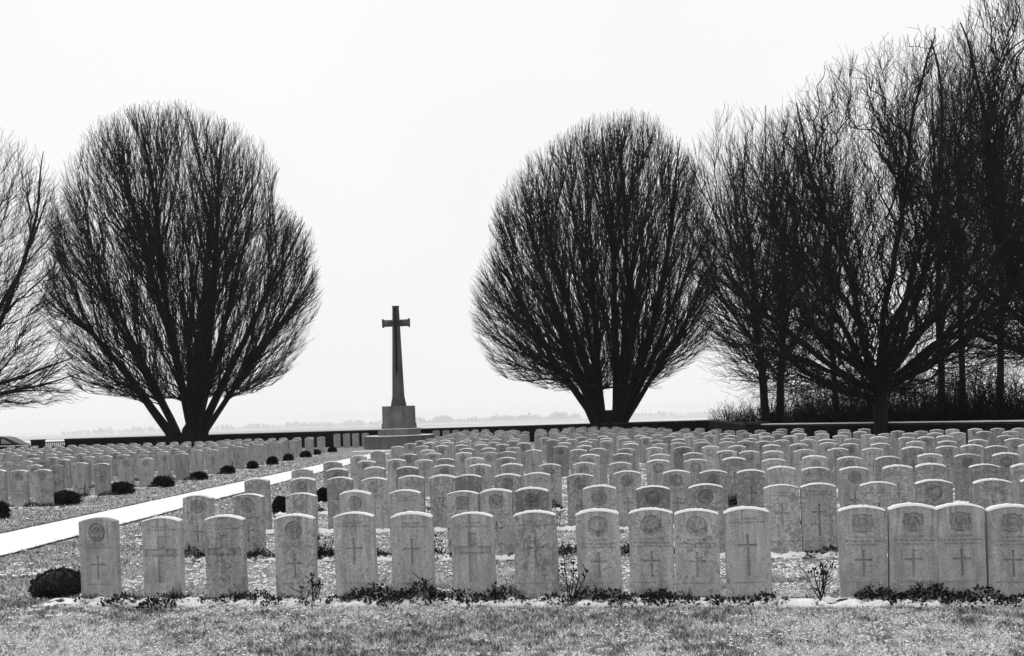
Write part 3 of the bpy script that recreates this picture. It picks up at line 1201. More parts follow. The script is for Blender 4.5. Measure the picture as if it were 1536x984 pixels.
# clipped round bushes
bushes = [(78, 897, 41, 40, 'large clipped dark bush beside the leftmost front headstone'),
          (-4, 779, 12, 26, 'dark clipped bush cut by the left picture edge'),
          (93, 758, 19.5, 20, 'clipped dark bush nearest on the lawn left of path'),
          (177, 742, 17.5, 17, 'second clipped dark bush along the left plot edge'),
          (240, 731, 16, 14, 'low wide third clipped bush along the left plot edge'),
          (296, 720, 11.5, 10, 'fourth clipped bush along the left plot edge'),
          (340, 711, 9, 10, 'fifth clipped bush along the left plot edge'),
          (378, 703, 6, 9, 'sixth clipped bush, small and round, along the left plot edge'),
          (408, 697, 6, 10, 'seventh clipped bush, small and round, along the left plot edge'),
          (432, 691, 5, 8, 'eighth clipped bush, tiny, along the left plot edge'),
          (458, 686, 6, 7, 'ninth clipped bush, tiny, along the left plot edge'),
          (473, 682, 5, 5, 'tenth clipped bush, tiny, along the left plot edge'),
          (498, 678, 4, 5, 'last clipped bush of the left plot edge before the cross'),
          (420, 771, 11, 26, 'upright dark bush between path and third row, behind front headstones'),
          (484, 753, 8, 20, 'upright dark bush by the third row, right of the path')]
for i, (x, y, hw, h, lab) in enumerate(bushes):
    X, Y = ground(x, y)
    s_ = F / Y
    rx = hw / s_
    plant('clipped_bush', ball_mesh(60 + i, rx, max(rx * 0.7, h / s_), int(min(3200, 700 + hw * 70)), max(0.02, 0.9 / s_ * 4)), X, Y + rx * 0.6, 0.0, lab, 'bush', 'clipped dark bushes', 'foliage')
X, Y = ground(348, 703)
plant('blade_plant', iris_mesh(77, 0.34, 26), X, Y, 0, 'spiky dark plant by the fifth bush along left plot edge', 'plant', 'blade-leaved plants in the front bed', 'blades')

# ------------------------------------------------------------------ walls
def wall(label, a, b, h0, th, snow, part_names=True, z0=-0.3):
    """straight wall from a to b"""
    ax, ay = a
    bx_, by_ = b
    L = math.hypot(bx_ - ax, by_ - ay)
    ang = math.atan2(by_ - ay, bx_ - ax)
    e = empty('boundary_wall', (ax, ay, 0), ang)
    tag(e, label, 'wall', 'low dark boundary walls')
    bm = bmesh.new()
    box(bm, L / 2, 0, (h0 - 0.08 + z0) / 2, L, th, h0 - 0.08 - z0)
    link('brickwork', bm_mesh('brickwork', bm, 'wall'), e)
    n = max(1, int(L / 0.9))
    w_ = L / n
    bm = bmesh.new()
    box(bm, 0, 0, 0, w_ - 0.008, th + 0.1, 0.08, 0, 0.012)
    cm_ = bm_mesh('coping_slab', bm, 'coping')
    for i in range(n):
        o = link('coping_slab', cm_, e)
        o.location = ((i + 0.5) * w_, 0, h0 - 0.04 + 0.001)
    if snow:
        bm = bmesh.new()
        k = int(L / 0.35)
        for i in range(k):
            if snow < 1 and noise.noise((i * 0.25, ax, 2)) > snow:
                continue
            box(bm, (i + 0.5) * L / k, 0, h0 + 0.012, L / k * 1.02, th + 0.09, 0.03 + 0.012 * noise.noise((i * 0.9, 4, ay)))
        o = link('snow', bm_mesh('coping_snow', bm, 'snow'), e)
    return e


HW = 0.90
wl = (-29.2, 59.9)
wr = (10.6, 53.4)
# the back wall: from the gate to the right corner
gl = at(103, 660, 60.0)
wall('long low dark back wall behind the graves, between gate and right corner', (gl[0], 59.7 + 0.0), wr, HW, 0.4, 0)
cn_ = (9.25, 37.6)
wall('dark return wall running back beside the right plot', wr, cn_, HW, 0.35, 0)
wall('nearer dark wall behind the right tree with snow on coping', cn_, (24.0, 20.3), HW, 0.4, 1)
pe = empty('wall_pier', (cn_[0] - 0.05, cn_[1] + 0.1, 0), -0.8)
tag(pe, 'square dark pier at the corner of the right wall', 'pier')
bm = bmesh.new()
box(bm, 0, 0, 0.4, 0.62, 0.62, 1.0)
link('shaft', bm_mesh('pier_shaft', bm, 'wall'), pe)
bm = bmesh.new()
box(bm, 0, 0, 0.95, 0.74, 0.74, 0.1, 0, 0.015)
link('cap', bm_mesh('pier_cap', bm, 'coping'), pe)

# gate, its pier, the lower wall at far left and the car behind it
gy = 60.3
g0, g1 = at(66, 660, gy)[0], at(102, 660, gy)[0]
ge = empty('iron_gate', ((g0 + g1) / 2, gy, 0), 0)
tag(ge, 'low black iron gate with upright bars in the back wall', 'gate')
gw = g1 - g0
for zc, hh in ((0.86, 0.05), (0.62, 0.04)):
    bm = bmesh.new()
    box(bm, 0, 0, zc - 0.14, gw, 0.04, hh)
    link('rail', bm_mesh('rail', bm, 'iron'), ge)
bm = bmesh.new()
box(bm, 0, 0.0, 0.2, gw, 0.04, 0.5)
link('panel', bm_mesh('panel', bm, 'iron'), ge)
bm = bmesh.new()
box(bm, 0, 0, 0.56, 0.055, 0.05, 0.34)
barm = bm_mesh('bar', bm, 'iron')
for i in range(12):
    o = link('bar', barm, ge)
    o.location.x = -gw / 2 + gw * (i + 0.5) / 12
for x0, x1, lab, hh in ((49, 65, 'broad dark gate pier left of the iron gate', 0.93),):
    xa, xb = at(x0, 660, gy)[0], at(x1, 660, gy)[0]
    pe = empty('gate_pier', ((xa + xb) / 2, gy, 0))
    tag(pe, lab, 'pier')
    bm = bmesh.new()
    box(bm, 0, 0, hh / 2 - 0.1, xb - xa, 0.5, hh)
    link('shaft', bm_mesh('pier_shaft', bm, 'wall'), pe)
    bm = bmesh.new()
    box(bm, 0, 0, hh - 0.065, xb - xa + 0.06, 0.58, 0.07, 0, 0.01)
    link('cap', bm_mesh('pier_cap', bm, 'coping'), pe)
xa = at(48, 660, gy)[0]
wall('low wall with snowy coping at the far left before the car', (xa - 9, gy + 1.4), (xa, gy), 0.55, 0.4, 1)

ce = empty('parked_car', (at(10, 660, 66)[0] - 0.9, 66.0, -0.35), 0.02)
tag(ce, 'dark parked car behind the low wall at far left', 'car')
prof = [(-2.1, 0.3), (2.1, 0.3), (2.18, 0.55), (2.1, 0.85), (1.9, 0.93), (1.15, 1.36), (0.7, 1.46), (-0.5, 1.48), (-1.1, 1.36), (-1.75, 0.95), (-2.15, 0.8), (-2.2, 0.5)]


def extrude(name, P, y0, y1, m):
    n = len(P)
    V = [(x, y0, z) for x, z in P] + [(x, y1, z) for x, z in P]
    Fs = [tuple(range(n)), tuple(reversed(range(n, 2 * n)))] + [(i, i + n, (i + 1) % n + n, (i + 1) % n) for i in range(n)]
    bm = bmesh.new()
    vv = [bm.verts.new(q) for q in V]
    for q in Fs:
        bm.faces.new([vv[i] for i in q])
    bmesh.ops.recalc_face_normals(bm, faces=bm.faces)
    return bm


bm = extrude('car_body', prof, -0.85, 0.85, 'paint')
bmesh.ops.bevel(bm, geom=list(bm.edges), offset=0.05, segments=2, affect='EDGES')
cb_ = link('body', bm_mesh('car_body', bm, 'paint', True), ce)
for nm, P in (('rear_side_window', [(0.95, 0.98), (1.6, 0.98), (1.12, 1.27), (0.95, 1.31)]), ('side_window', [(-0.2, 0.98), (0.8, 0.98), (0.8, 1.34), (-0.2, 1.38)]),
              ('front_side_window', [(-1.4, 0.98), (-0.35, 0.98), (-0.35, 1.38), (-0.95, 1.32)])):
    link(nm, bm_mesh(nm, extrude(nm, P, -0.862, -0.845, 'glass'), 'glass'), ce)
bm = bmesh.new()
bmesh.ops.create_cone(bm, cap_ends=True, segments=20, radius1=0.32, radius2=0.32, depth=0.2, matrix=Matrix.Rotation(rad(90), 4, 'X'))
wm = bm_mesh('wheel', bm, 'tyre')
for x in (-1.35, 1.35):
    for y in (-0.78, 0.78):
        o = link('wheel', wm, ce)
        o.location = (x, y, 0.32)

# ------------------------------------------------------------------ the stone cross
CX, CY, _ = at(600, 672, 56.0)
CY = 51.5
CX = (unroll(600, 672)[0]) * CY / F
S_ = F / CY                                   # px per metre there
ke = empty('memorial_cross', (CX, CY, 0), ROWANG * 0.4)
tag(ke, 'tall grey stone memorial cross with bronze sword on a stepped base', 'memorial cross')


def zz(y):
    return EYE - unroll(600, y)[1] / S_


def octo(bm, z0, z1, r0, r1, sq=0.414):
    """octagonal frustum; r = half width, sq = half length of the front face as a share of r"""
    def loop(r, z):
        return [bm.verts.new((x * r, y * r, z)) for x, y in ((-sq, -1), (sq, -1), (1, -sq), (1, sq), (sq, 1), (-sq, 1), (-1, sq), (-1, -sq))]
    a, b = loop(r0, z0), loop(r1, z1)
    for i in range(8):
        bm.faces.new((a[i], a[(i + 1) % 8], b[(i + 1) % 8], b[i]))
    bm.faces.new(a[::-1])
    bm.faces.new(b)


zp, zs_, zq, zk, zt = zz(653), zz(643), zz(635), zz(609), zz(459)
RP = 49.5 / S_
# platform faced with upright slabs
bm = bmesh.new()
octo(bm, -0.1, zp - 0.06, RP - 0.06, RP - 0.06)
pf = link('platform', bm_mesh('platform', bm, 'cross_base'), ke)
bm = bmesh.new()
octo(bm, zp - 0.06, zp, RP + 0.02, RP)
link('platform_top', bm_mesh('platform_top', bm, 'cross_base'), ke)
corner = [(x * RP, y * RP) for x, y in ((-0.414, -1), (0.414, -1), (1, -0.414), (1, 0.414), (0.414, 1), (-0.414, 1), (-1, 0.414), (-1, -0.414))]
fl = 0.828 * RP
nsl = 3
bm = bmesh.new()
box(bm, 0, 0, 0, fl / nsl - 0.014, 0.07, zp - 0.064, 0, 0.006)
slab = bm_mesh('facing_slab', bm, 'cross_base')
for i in range(8):
    (x0, y0), (x1, y1) = corner[i], corner[(i + 1) % 8]
    a = math.atan2(y1 - y0, x1 - x0)
    for q in range(nsl):
        t = (q + 0.5) / nsl
        o = link('facing_slab', slab, pf)
        k = 1 - 0.03 / RP
        o.location = ((x0 + (x1 - x0) * t) * k, (y0 + (y1 - y0) * t) * k, (zp - 0.064) / 2)
        o.rotation_euler.z = a
bm = bmesh.new()
octo(bm, zp + 0.001, zs_, 29.5 / S_, 29.3 / S_, 0.6)
link('step', bm_mesh('step', bm, 'cross_base'), ke)
bm = bmesh.new()
octo(bm, zp + 0.0005, zp + 0.02, RP - 0.03, RP - 0.06)
link('snow', bm_mesh('platform_snow', bm, 'snow'), ke)
bm = bmesh.new()
octo(bm, zs_ + 0.0005, zs_ + 0.02, 29.0 / S_, 28.5 / S_, 0.6)
link('snow', bm_mesh('step_snow', bm, 'snow'), ke)
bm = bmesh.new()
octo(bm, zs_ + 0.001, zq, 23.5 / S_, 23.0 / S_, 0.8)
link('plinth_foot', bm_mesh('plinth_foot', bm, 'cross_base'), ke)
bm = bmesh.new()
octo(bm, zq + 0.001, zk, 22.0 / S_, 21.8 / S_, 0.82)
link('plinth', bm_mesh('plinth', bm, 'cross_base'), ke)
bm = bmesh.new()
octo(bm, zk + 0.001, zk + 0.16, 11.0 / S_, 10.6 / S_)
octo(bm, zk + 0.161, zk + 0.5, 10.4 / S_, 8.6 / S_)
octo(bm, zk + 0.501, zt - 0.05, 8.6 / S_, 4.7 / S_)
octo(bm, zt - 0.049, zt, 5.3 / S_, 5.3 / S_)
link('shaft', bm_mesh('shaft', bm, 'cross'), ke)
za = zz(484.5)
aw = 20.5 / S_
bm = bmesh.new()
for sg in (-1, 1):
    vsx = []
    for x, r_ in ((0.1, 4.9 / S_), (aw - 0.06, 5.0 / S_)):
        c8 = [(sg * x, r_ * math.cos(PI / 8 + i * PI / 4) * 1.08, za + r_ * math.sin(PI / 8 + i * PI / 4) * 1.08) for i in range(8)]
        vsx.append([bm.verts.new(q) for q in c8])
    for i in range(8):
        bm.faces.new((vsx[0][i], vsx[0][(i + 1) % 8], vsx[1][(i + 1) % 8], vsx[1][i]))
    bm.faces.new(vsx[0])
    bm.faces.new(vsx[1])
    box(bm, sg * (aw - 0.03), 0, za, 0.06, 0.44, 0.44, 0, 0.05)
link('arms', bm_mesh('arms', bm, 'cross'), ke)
se = bpy.data.objects.new('sword', None)
COL.objects.link(se)
se.parent = ke
z_tip, z_hilt = zz(562), zz(464)
zg = zz(483.5)


def front_y(z):
    k = (z - (zk + 0.5)) / (zt - 0.05 - zk - 0.5)
    return -(8.6 + (4.7 - 8.6) * k) / S_ - 0.035


V, Fs = [], []
for z, hw in ((z_tip, 0.005), (z_tip + 0.25, 0.055), (zg, 0.075), (zg, 0.045), (z_hilt + 0.1, 0.045), (z_hilt, 0.05)):
    y = front_y(z)
    k = len(V)
    V += [(-hw, y, z), (0, y - 0.03, z), (hw, y, z), (hw, y + 0.02, z), (-hw, y + 0.02, z)]
    if k:
        for i in range(5):
            j = (i + 1) % 5
            Fs.append((k - 5 + i, k - 5 + j, k + j, k + i))
link('blade', mesh('blade', V, Fs, 'bronze'), se)
bm = bmesh.new()
box(bm, 0, front_y(zg) - 0.01, zg, 0.62, 0.06, 0.07, 0, 0.01)
link('hilt', bm_mesh('hilt', bm, 'bronze'), se)

# ------------------------------------------------------------------ trees
def unit(v):
    l = math.sqrt(v[0] * v[0] + v[1] * v[1] + v[2] * v[2]) + 1e-12
    return (v[0] / l, v[1] / l, v[2] / l)


class Tree:
    def __init__(self, seed, base, profile, focal, depth=0.9):
        self.r = random.Random(seed)
        self.base = base
        self.seed = seed
        self.focal = focal
        self.zs = [q[0] * 1.02 for q in profile]
        self.Ls = [q[1] for q in profile]
        self.Rs = [q[2] for q in profile]
        self.depth = depth
        self.lv = [[], [], [], [], []]

    def inside(self, p):
        z = p[2]
        if z > self.zs[-1]:
            return False
        if z < self.zs[0]:
            return math.hypot(p[0], p[1]) < 1.2 + 0.85 * max(z, 0) and z > -1
        i = 0
        while self.zs[i + 1] < z:
            i += 1
        t = (z - self.zs[i]) / (self.zs[i + 1] - self.zs[i])
        l = self.Ls[i] + (self.Ls[i + 1] - self.Ls[i]) * t
        r = self.Rs[i] + (self.Rs[i + 1] - self.Rs[i]) * t
        c, hw = (r - l) / 2, max(0.05, (r + l) / 2)
        k = 1.03 + 0.13 * noise.noise((p[0] * 0.36 + self.seed, p[1] * 0.36, p[2] * 0.36))
        dx, dy = (p[0] - c) / (hw * k), p[1] / (hw * k * self.depth)
        return dx * dx + dy * dy < 1

    def march(self, p, d, L, n, wig, radial, up, check=True):
        r = self.r
        st = L / n
        pts = [p]
        fx, fy, fz = self.focal
        for _ in range(n):
            q = unit((p[0] - fx, p[1] - fy, p[2] - fz))
            d = unit((d[0] + q[0] * radial + r.gauss(0, wig), d[1] + q[1] * radial + r.gauss(0, wig), d[2] + q[2] * radial + up + r.gauss(0, wig)))
            np_ = (p[0] + d[0] * st, p[1] + d[1] * st, p[2] + d[2] * st)
            if check and not self.inside(np_):
                break
            p = np_
            pts.append(p)
        return pts

    def spawn(self, pts, t, ang):
        """start point and direction of a side branch at share t of a chain"""
        r = self.r
        k = t * (len(pts) - 1)
        i = min(int(k), len(pts) - 2)
        f = k - i
        a, b = pts[i], pts[i + 1]
        p = (a[0] + (b[0] - a[0]) * f, a[1] + (b[1] - a[1]) * f, a[2] + (b[2] - a[2]) * f)
        d = unit((b[0] - a[0], b[1] - a[1], b[2] - a[2]))
        q = unit((r.gauss(0, 1), r.gauss(0, 1), r.gauss(0, 1)))
        dt = q[0] * d[0] + q[1] * d[1] + q[2] * d[2]
        q = unit((q[0] - dt * d[0], q[1] - dt * d[1], q[2] - dt * d[2]))
        s, c = math.sin(ang), math.cos(ang)
        return p, unit((d[0] * c + q[0] * s, d[1] * c + q[1] * s, d[2] * c + q[2] * s))

    def add(self, lv, pts, r0, r1, pw=1.0):
        n = len(pts)
        if n < 2:
            return
        self.lv[lv].append((pts, [r1 + (r0 - r1) * (1 - i / (n - 1)) ** pw for i in range(n)]))

    def branch_out(self, spec):
        """spec per level: (count per metre, t0, angle lo, angle hi, length lo, hi, segments, wiggle, radial, up, r0, r1)"""
        r = self.r
        for lv, (dens, t0, a0, a1, l0, l1, seg, wig, ra, up, r0, r1) in enumerate(spec, 1):
            for pts, rr in list(self.lv[lv - 1]):
                Lp = sum(math.dist(pts[i], pts[i + 1]) for i in range(len(pts) - 1))
                n = max(1, int(dens * Lp + r.random()))
                for i in range(n):
                    t = t0 + (0.985 - t0) * (i + r.random()) / n
                    p, d = self.spawn(pts, t, r.uniform(a0, a1))
                    L = r.uniform(l0, l1) * (1.0 if lv > 2 else (1.15 - 0.65 * t))
                    ch = self.march(p, d, L, seg, wig, ra, up)
                    rp = rr[min(int(t * (len(rr) - 1)), len(rr) - 1)]
                    self.add(lv, ch, min(r0, rp * 0.75), min(r1, rp * 0.5), 1.0)

    def fill_crown(self, lv, n, back, seg, r0, r1, wob, shell=0.0, upmix=0.15, far=2.6, zmin=None):
        """grow n branches of level lv to points spread through the crown, each from a limb that lies behind it"""
        r = self.r
        nodes = []
        for l in range(lv):
            for pts, rr in self.lv[l]:
                m_ = len(pts)
                for i in range(m_ - 1):
                    a, b = pts[i], pts[i + 1]
                    if zmin and a[2] < zmin:
                        continue
                    d = unit((b[0] - a[0], b[1] - a[1], b[2] - a[2]))
                    nodes.append((a, d, rr[i]))
                    if lv < 3 or l == 0:
                        nodes.append((((a[0] + b[0]) / 2, (a[1] + b[1]) / 2, (a[2] + b[2]) / 2), d, (rr[i] + rr[i + 1]) / 2))
        kd = KDTree(len(nodes))
        for i, q in enumerate(nodes):
            kd.insert(q[0], i)
        kd.balance()
        x0, x1 = -max(self.Ls), max(self.Rs)
        yw = (x1 - x0) / 2 * self.depth * 1.1
        z0, z1 = self.zs[0], self.zs[-1]
        fx, fy, fz = self.focal
        got, tries = 0, 0
        while got < n and tries < n * 12:
            tries += 1
            p = (r.uniform(x0, x1), r.uniform(-yw, yw), r.uniform(z0, z1))
            if not self.inside(p):
                continue
            if shell and r.random() < shell and self.inside((fx + (p[0] - fx) * 1.13, fy + (p[1] - fy) * 1.13, fz + (p[2] - fz) * 1.13)):
                continue
            ra = unit((p[0] - fx, p[1] - fy, p[2] - fz))
            ra = unit((ra[0], ra[1], ra[2] + upmix))
            bk = back * r.uniform(0.6, 1.3)
            q = (p[0] - ra[0] * bk, p[1] - ra[1] * bk, p[2] - ra[2] * bk)
            best = None
            for co, i, ds in kd.find_n(q, 5):
                v = (p[0] - co[0], p[1] - co[1], p[2] - co[2])
                L = math.sqrt(v[0] ** 2 + v[1] ** 2 + v[2] ** 2)
                if L < 0.15 or L > far * back:
                    continue
                dd = nodes[i][1]
                al = (v[0] * ra[0] + v[1] * ra[1] + v[2] * ra[2]) / L
                al2 = (v[0] * dd[0] + v[1] * dd[1] + v[2] * dd[2]) / L
                if al < 0.35 or al2 < 0.0:
                    continue
                cost = ds + (1 - al) * back * 0.6 + (1 - al2) * back * 0.8
                if best is None or cost < best[0]:
                    best = (cost, i, L)
            if best is None:
                continue
            a, da, rp = nodes[best[1]]
            L = best[2]
            pts = [a]
            for j in range(1, seg + 1):
                t = j / seg
                h1 = t * (1 - t) ** 2 * L * 0.9
                h2 = t * t * (t - 1) * L * 0.7
                e = t * t * (3 - 2 * t)
                w_ = wob * L * (1 - 0.3 * t)
                pts.append((a[0] + (p[0] - a[0]) * e + da[0] * h1 + ra[0] * h2 + r.gauss(0, w_),
                            a[1] + (p[1] - a[1]) * e + da[1] * h1 + ra[1] * h2 + r.gauss(0, w_),
                            a[2] + (p[2] - a[2]) * e + da[2] * h1 + ra[2] * h2 + r.gauss(0, w_)))
            self.add(lv, pts, min(r0, rp * 0.7), min(r1, rp * 0.45))
            got += 1

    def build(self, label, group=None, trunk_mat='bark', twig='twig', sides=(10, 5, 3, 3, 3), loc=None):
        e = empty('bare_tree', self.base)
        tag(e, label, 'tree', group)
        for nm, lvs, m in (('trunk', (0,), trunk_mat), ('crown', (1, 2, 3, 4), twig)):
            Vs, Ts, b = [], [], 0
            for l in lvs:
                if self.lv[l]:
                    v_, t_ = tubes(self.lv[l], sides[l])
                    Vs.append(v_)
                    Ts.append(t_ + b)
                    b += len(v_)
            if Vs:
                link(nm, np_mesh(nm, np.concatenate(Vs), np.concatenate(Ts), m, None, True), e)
        return e


def prof_px(bx_, by_, s, rows_):
    """outline rows (y, x left, x right) of the photograph to heights and half widths about the base"""
    out_ = []
    for y, xl, xr in rows_:
        bxx = bx_ - (by_ - y) * SR          # the picture leans: vertical through the base
        out_.append(((by_ - y) / s, (bxx - xl) / s, (xr - bxx) / s))
    return sorted(out_)


def tree_at(x, y, d):
    X, Y, Z = at(x, y, d)
    return X, Y, Z


# --- left tree: many stems fanning from one stool
sT = 27.0
dT = F / sT
prof1 = prof_px(284, 664, sT, [(582, 180, 372), (572, 140, 395), (545, 108, 436), (500, 92, 456), (450, 82, 470), (400, 74, 480), (370, 76, 478), (340, 84, 466), (300, 95, 432),
                               (286, 98, 412), (250, 102, 411), (222, 124, 398), (200, 132, 384), (180, 150, 352), (163, 190, 318), (153, 232, 300), (146, 262, 278)])


def fan_tree(seed, base, profile, stems, n=(250, 3000, 24000), base_r=0.5):
    t = Tree(seed, base, profile, (0, 0, -0.6))
    r = t.r
    t.lv[0].append(([(0.03, 0, -0.3), (0.02, 0, 0.2), (0.0, 0, 0.7), (0, 0, 1.3), (0, 0, 1.6)], [base_r * 1.25, base_r * 1.05, base_r, base_r * 0.7, base_r * 0.3]))
    for (ox, lean, dep, r0, early) in stems:
        # the stems rise close together, then part
        p = (ox, r.uniform(-0.12, 0.12), -0.3)
        d = unit((math.tan(rad(lean)) * early, math.tan(rad(dep)) * 0.3, 1.0))
        k = r.uniform(1.2, 2.2)
        q = (p[0] + d[0] * k, p[1] + d[1] * k, p[2] + d[2] * k)
        d = unit((math.tan(rad(lean)) * 1.08, math.tan(rad(dep)), 1.0))
        pts = [p] + t.march(q, d, 21, 28, 0.028, 0.03, 0.006)
        t.add(0, pts, r0, 0.016, 0.85)
    t.fill_crown(1, n[0], 6.0, 12, 0.055, 0.011, 0.007, 0.3, zmin=2.4)
    t.fill_crown(2, n[1], 2.6, 6, 0.021, 0.011, 0.014, 0.3, zmin=2.6)
    t.fill_crown(3, n[2], 0.95, 2, 0.0118, 0.0078, 0.035, 0.45, zmin=2.8)
    print('tree', seed, [len(q) for q in t.lv])
    return t


b1 = (unroll(284, 664)[0] * dT / F, dT, 0.0)
t1 = fan_tree(3, b1, prof1, [(-0.28, -31, -8, 0.27, 0.9), (-0.22, -24, 20, 0.24, 0.85), (-0.2, -17, -25, 0.17, 1.1), (0.2, -13, 6, 0.2, 0.25), (0.22, -5, -18, 0.22, 0.2), (0.28, 1, 22, 0.24, 0.2), (0.32, 5, -5, 0.27, 0.3),
                             (0.38, 10, 14, 0.24, 0.3), (0.42, 16, -22, 0.22, 0.35), (0.46, 24, 4, 0.25, 0.4), (0.5, 30, 18, 0.18, 0.4), (0.2, -9, 32, 0.16, 0.2), (0.3, 8, -34, 0.17, 0.2), (0.5, 37, -10, 0.15, 0.45)], base_r=0.5)
t1.build('large fan-shaped bare tree left of the stone cross', 'bare fan-shaped trees by the back wall')
# --- right-centre tree
sT2 = 27.5
dT2 = F / sT2
prof2 = prof_px(915, 655, sT2, [(590, 840, 985), (572, 800, 1005), (555, 752, 1035), (530, 735, 1060), (500, 722, 1072), (460, 704, 1078), (420, 706, 1082), (380, 716, 1080), (340, 728, 1075), (300, 742, 1065),
                                (260, 768, 1052), (230, 800, 1035), (210, 825, 1015), (195, 842, 1000), (182, 872, 985), (173, 915, 965)])
b2 = (unroll(915, 655)[0] * dT2 / F, dT2, 0.0)
t2 = fan_tree(8, b2, prof2, [(-0.34, -34, 5, 0.24, 0.6), (-0.3, -25, -15, 0.26, 0.55), (-0.26, -18, 18, 0.25, 0.5), (-0.2, -12, -6, 0.27, 0.5), (-0.2, -7, 28, 0.2, 0.8), (-0.28, -4, -26, 0.19, 1.0), (0.2, 4, 8, 0.24, 1.4),
                             (0.26, 8, -16, 0.24, 0.8), (0.3, 12, 20, 0.24, 0.7), (0.33, 18, -4, 0.25, 0.65), (0.35, 25, 14, 0.19, 0.7), (0.36, 33, -10, 0.16, 0.65), (0.3, 14, -34, 0.17, 0.6)], base_r=0.6)
t2.build('rounded fan-shaped bare tree right of the stone cross', 'bare fan-shaped trees by the back wall')


# --- broad trees with one trunk and spreading limbs
def broad_tree(seed, base, profile, fork, r0, limbs, label, dens=(150, 1500, 8000), wig=0.09, group=None, tm='bark', tw='twig', lean=0.0, rs=1.0):
    t = Tree(seed, base, profile, (0, 0, fork * 0.75))
    r = t.r
    n = 6
    tr = [(lean * i / n * fork + r.gauss(0, 0.02), r.gauss(0, 0.02), -0.3 + (fork + 0.3) * i / n) for i in range(n + 1)]
    t.lv[0].append((tr, [r0 * (1.35 if i == 0 else 1.0 - 0.03 * i) for i in range(n + 1)]))
    for (z, lean_, dep, rl, upl) in limbs:
        lean_ *= 1.1
        d = unit((math.sin(rad(lean_)), math.sin(rad(dep)), math.cos(rad(lean_))))
        k = min(z / fork, 1.0)
        p = (tr[0][0] + (tr[-1][0] - tr[0][0]) * k, 0, z)
        pts = t.march(p, d, 18, 24, 0.05 + wig * 0.4, 0.0, upl)
        t.add(0, pts, rl, 0.02, 0.8)
    sz = profile[-1][0] / 13.0
    t.fill_crown(1, dens[0], 3.6 * sz, 11, 0.055 * rs, 0.012 * rs, wig * 0.24, 0.2, 0.2, zmin=fork * 0.8)
    t.fill_crown(2, dens[1], 1.7 * sz, 7, 0.02 * rs, 0.009 * rs, wig * 0.42, 0.2, 0.05, zmin=fork)
    t.fill_crown(3, dens[2], 0.75 * sz, 3, 0.0105 * rs, 0.0065 * rs, wig * 0.6, 0.35, 0.05, zmin=fork)
    # the trunk itself carries no twigs
    print('broad', seed, [len(q) for q in t.lv])
    return t.build(label, group, tm, tw)


sB = 45.0
dB = F / sB
bB = (unroll(1322, 660)[0] * dB / F, dB, 0.0)
prB = prof_px(1322, 660, sB, [(600, 1240, 1400), (578, 1120, 1480), (550, 1070, 1530), (500, 1050, 1570), (450, 1045, 1590), (400, 1045, 1600), (350, 1048, 1600), (300, 1058, 1595), (250, 1080, 1585),
                              (200, 1115, 1570), (150, 1160, 1550), (115, 1195, 1530), (85, 1240, 1505), (62, 1300, 1475), (45, 1360, 1440)])
broad_tree(21, bB, prB, 2.0, 0.25,
           [(1.7, -72, -12, 0.13, 0.035), (1.95, -64, 14, 0.12, 0.045), (2.1, -52, -20, 0.11, 0.03), (2.2, -38, 12, 0.11, 0.03), (2.2, -26, -14, 0.11, 0.02), (2.2, -15, 20, 0.11, 0.0), (2.2, -6, -22, 0.12, 0.0),
            (2.2, 3, 10, 0.12, 0.0), (2.2, 12, -16, 0.11, 0.01), (2.2, 22, 16, 0.11, 0.02), (2.2, 34, -18, 0.11, 0.03), (2.1, 48, 14, 0.11, 0.035), (1.9, 62, -8, 0.12, 0.05), (2.0, 70, 16, 0.1, 0.05),
            (2.1, -12, 45, 0.1, 0.03), (2.1, 10, -48, 0.1, 0.03), (2.1, -55, 40, 0.09, 0.05), (2.1, 48, -40, 0.09, 0.05), (2.1, -34, -45, 0.09, 0.04), (2.1, 30, 45, 0.09, 0.04)],
           'great spreading bare tree on a short trunk before the right wall', tm='bark_snow', dens=(200, 2000, 11000), rs=0.72, wig=0.16)

# far right tree, trunk outside the frame
sR = 44.0
dR = F / sR
bR = (unroll(1640, 660)[0] * dR / F, dR + 2.0, 0.0)
prR = prof_px(1640, 660, sR, [(560, 1560, 1700), (520, 1470, 1780), (450, 1440, 1800), (400, 1430, 1810), (330, 1435, 1810), (250, 1440, 1810), (150, 1440, 1810), (80, 1440, 1800), (30, 1452, 1790),
                              (-10, 1470, 1770), (-60, 1520, 1720), (-100, 1580, 1670)])
broad_tree(33, bR, prR, 3.0, 0.3, [(2.6, -62, 0, 0.14, 0.03), (3.0, -48, -20, 0.15, 0.02), (3.2, -38, 16, 0.15, 0.02), (4.2, -52, -10, 0.12, 0.01), (3.2, -26, -8, 0.15, 0.01), (3.2, -14, 18, 0.16, 0.0), (3.2, 0, -16, 0.16, 0.0),
                                   (3.2, 14, 10, 0.15, 0.0), (3.2, 34, -10, 0.14, 0.02), (6.5, -55, 10, 0.1, 0.0), (5.4, -60, -16, 0.1, 0.0)],
           'tall bare tree leaning in from the right picture edge', dens=(130, 1250, 7000), wig=0.15, rs=0.85)

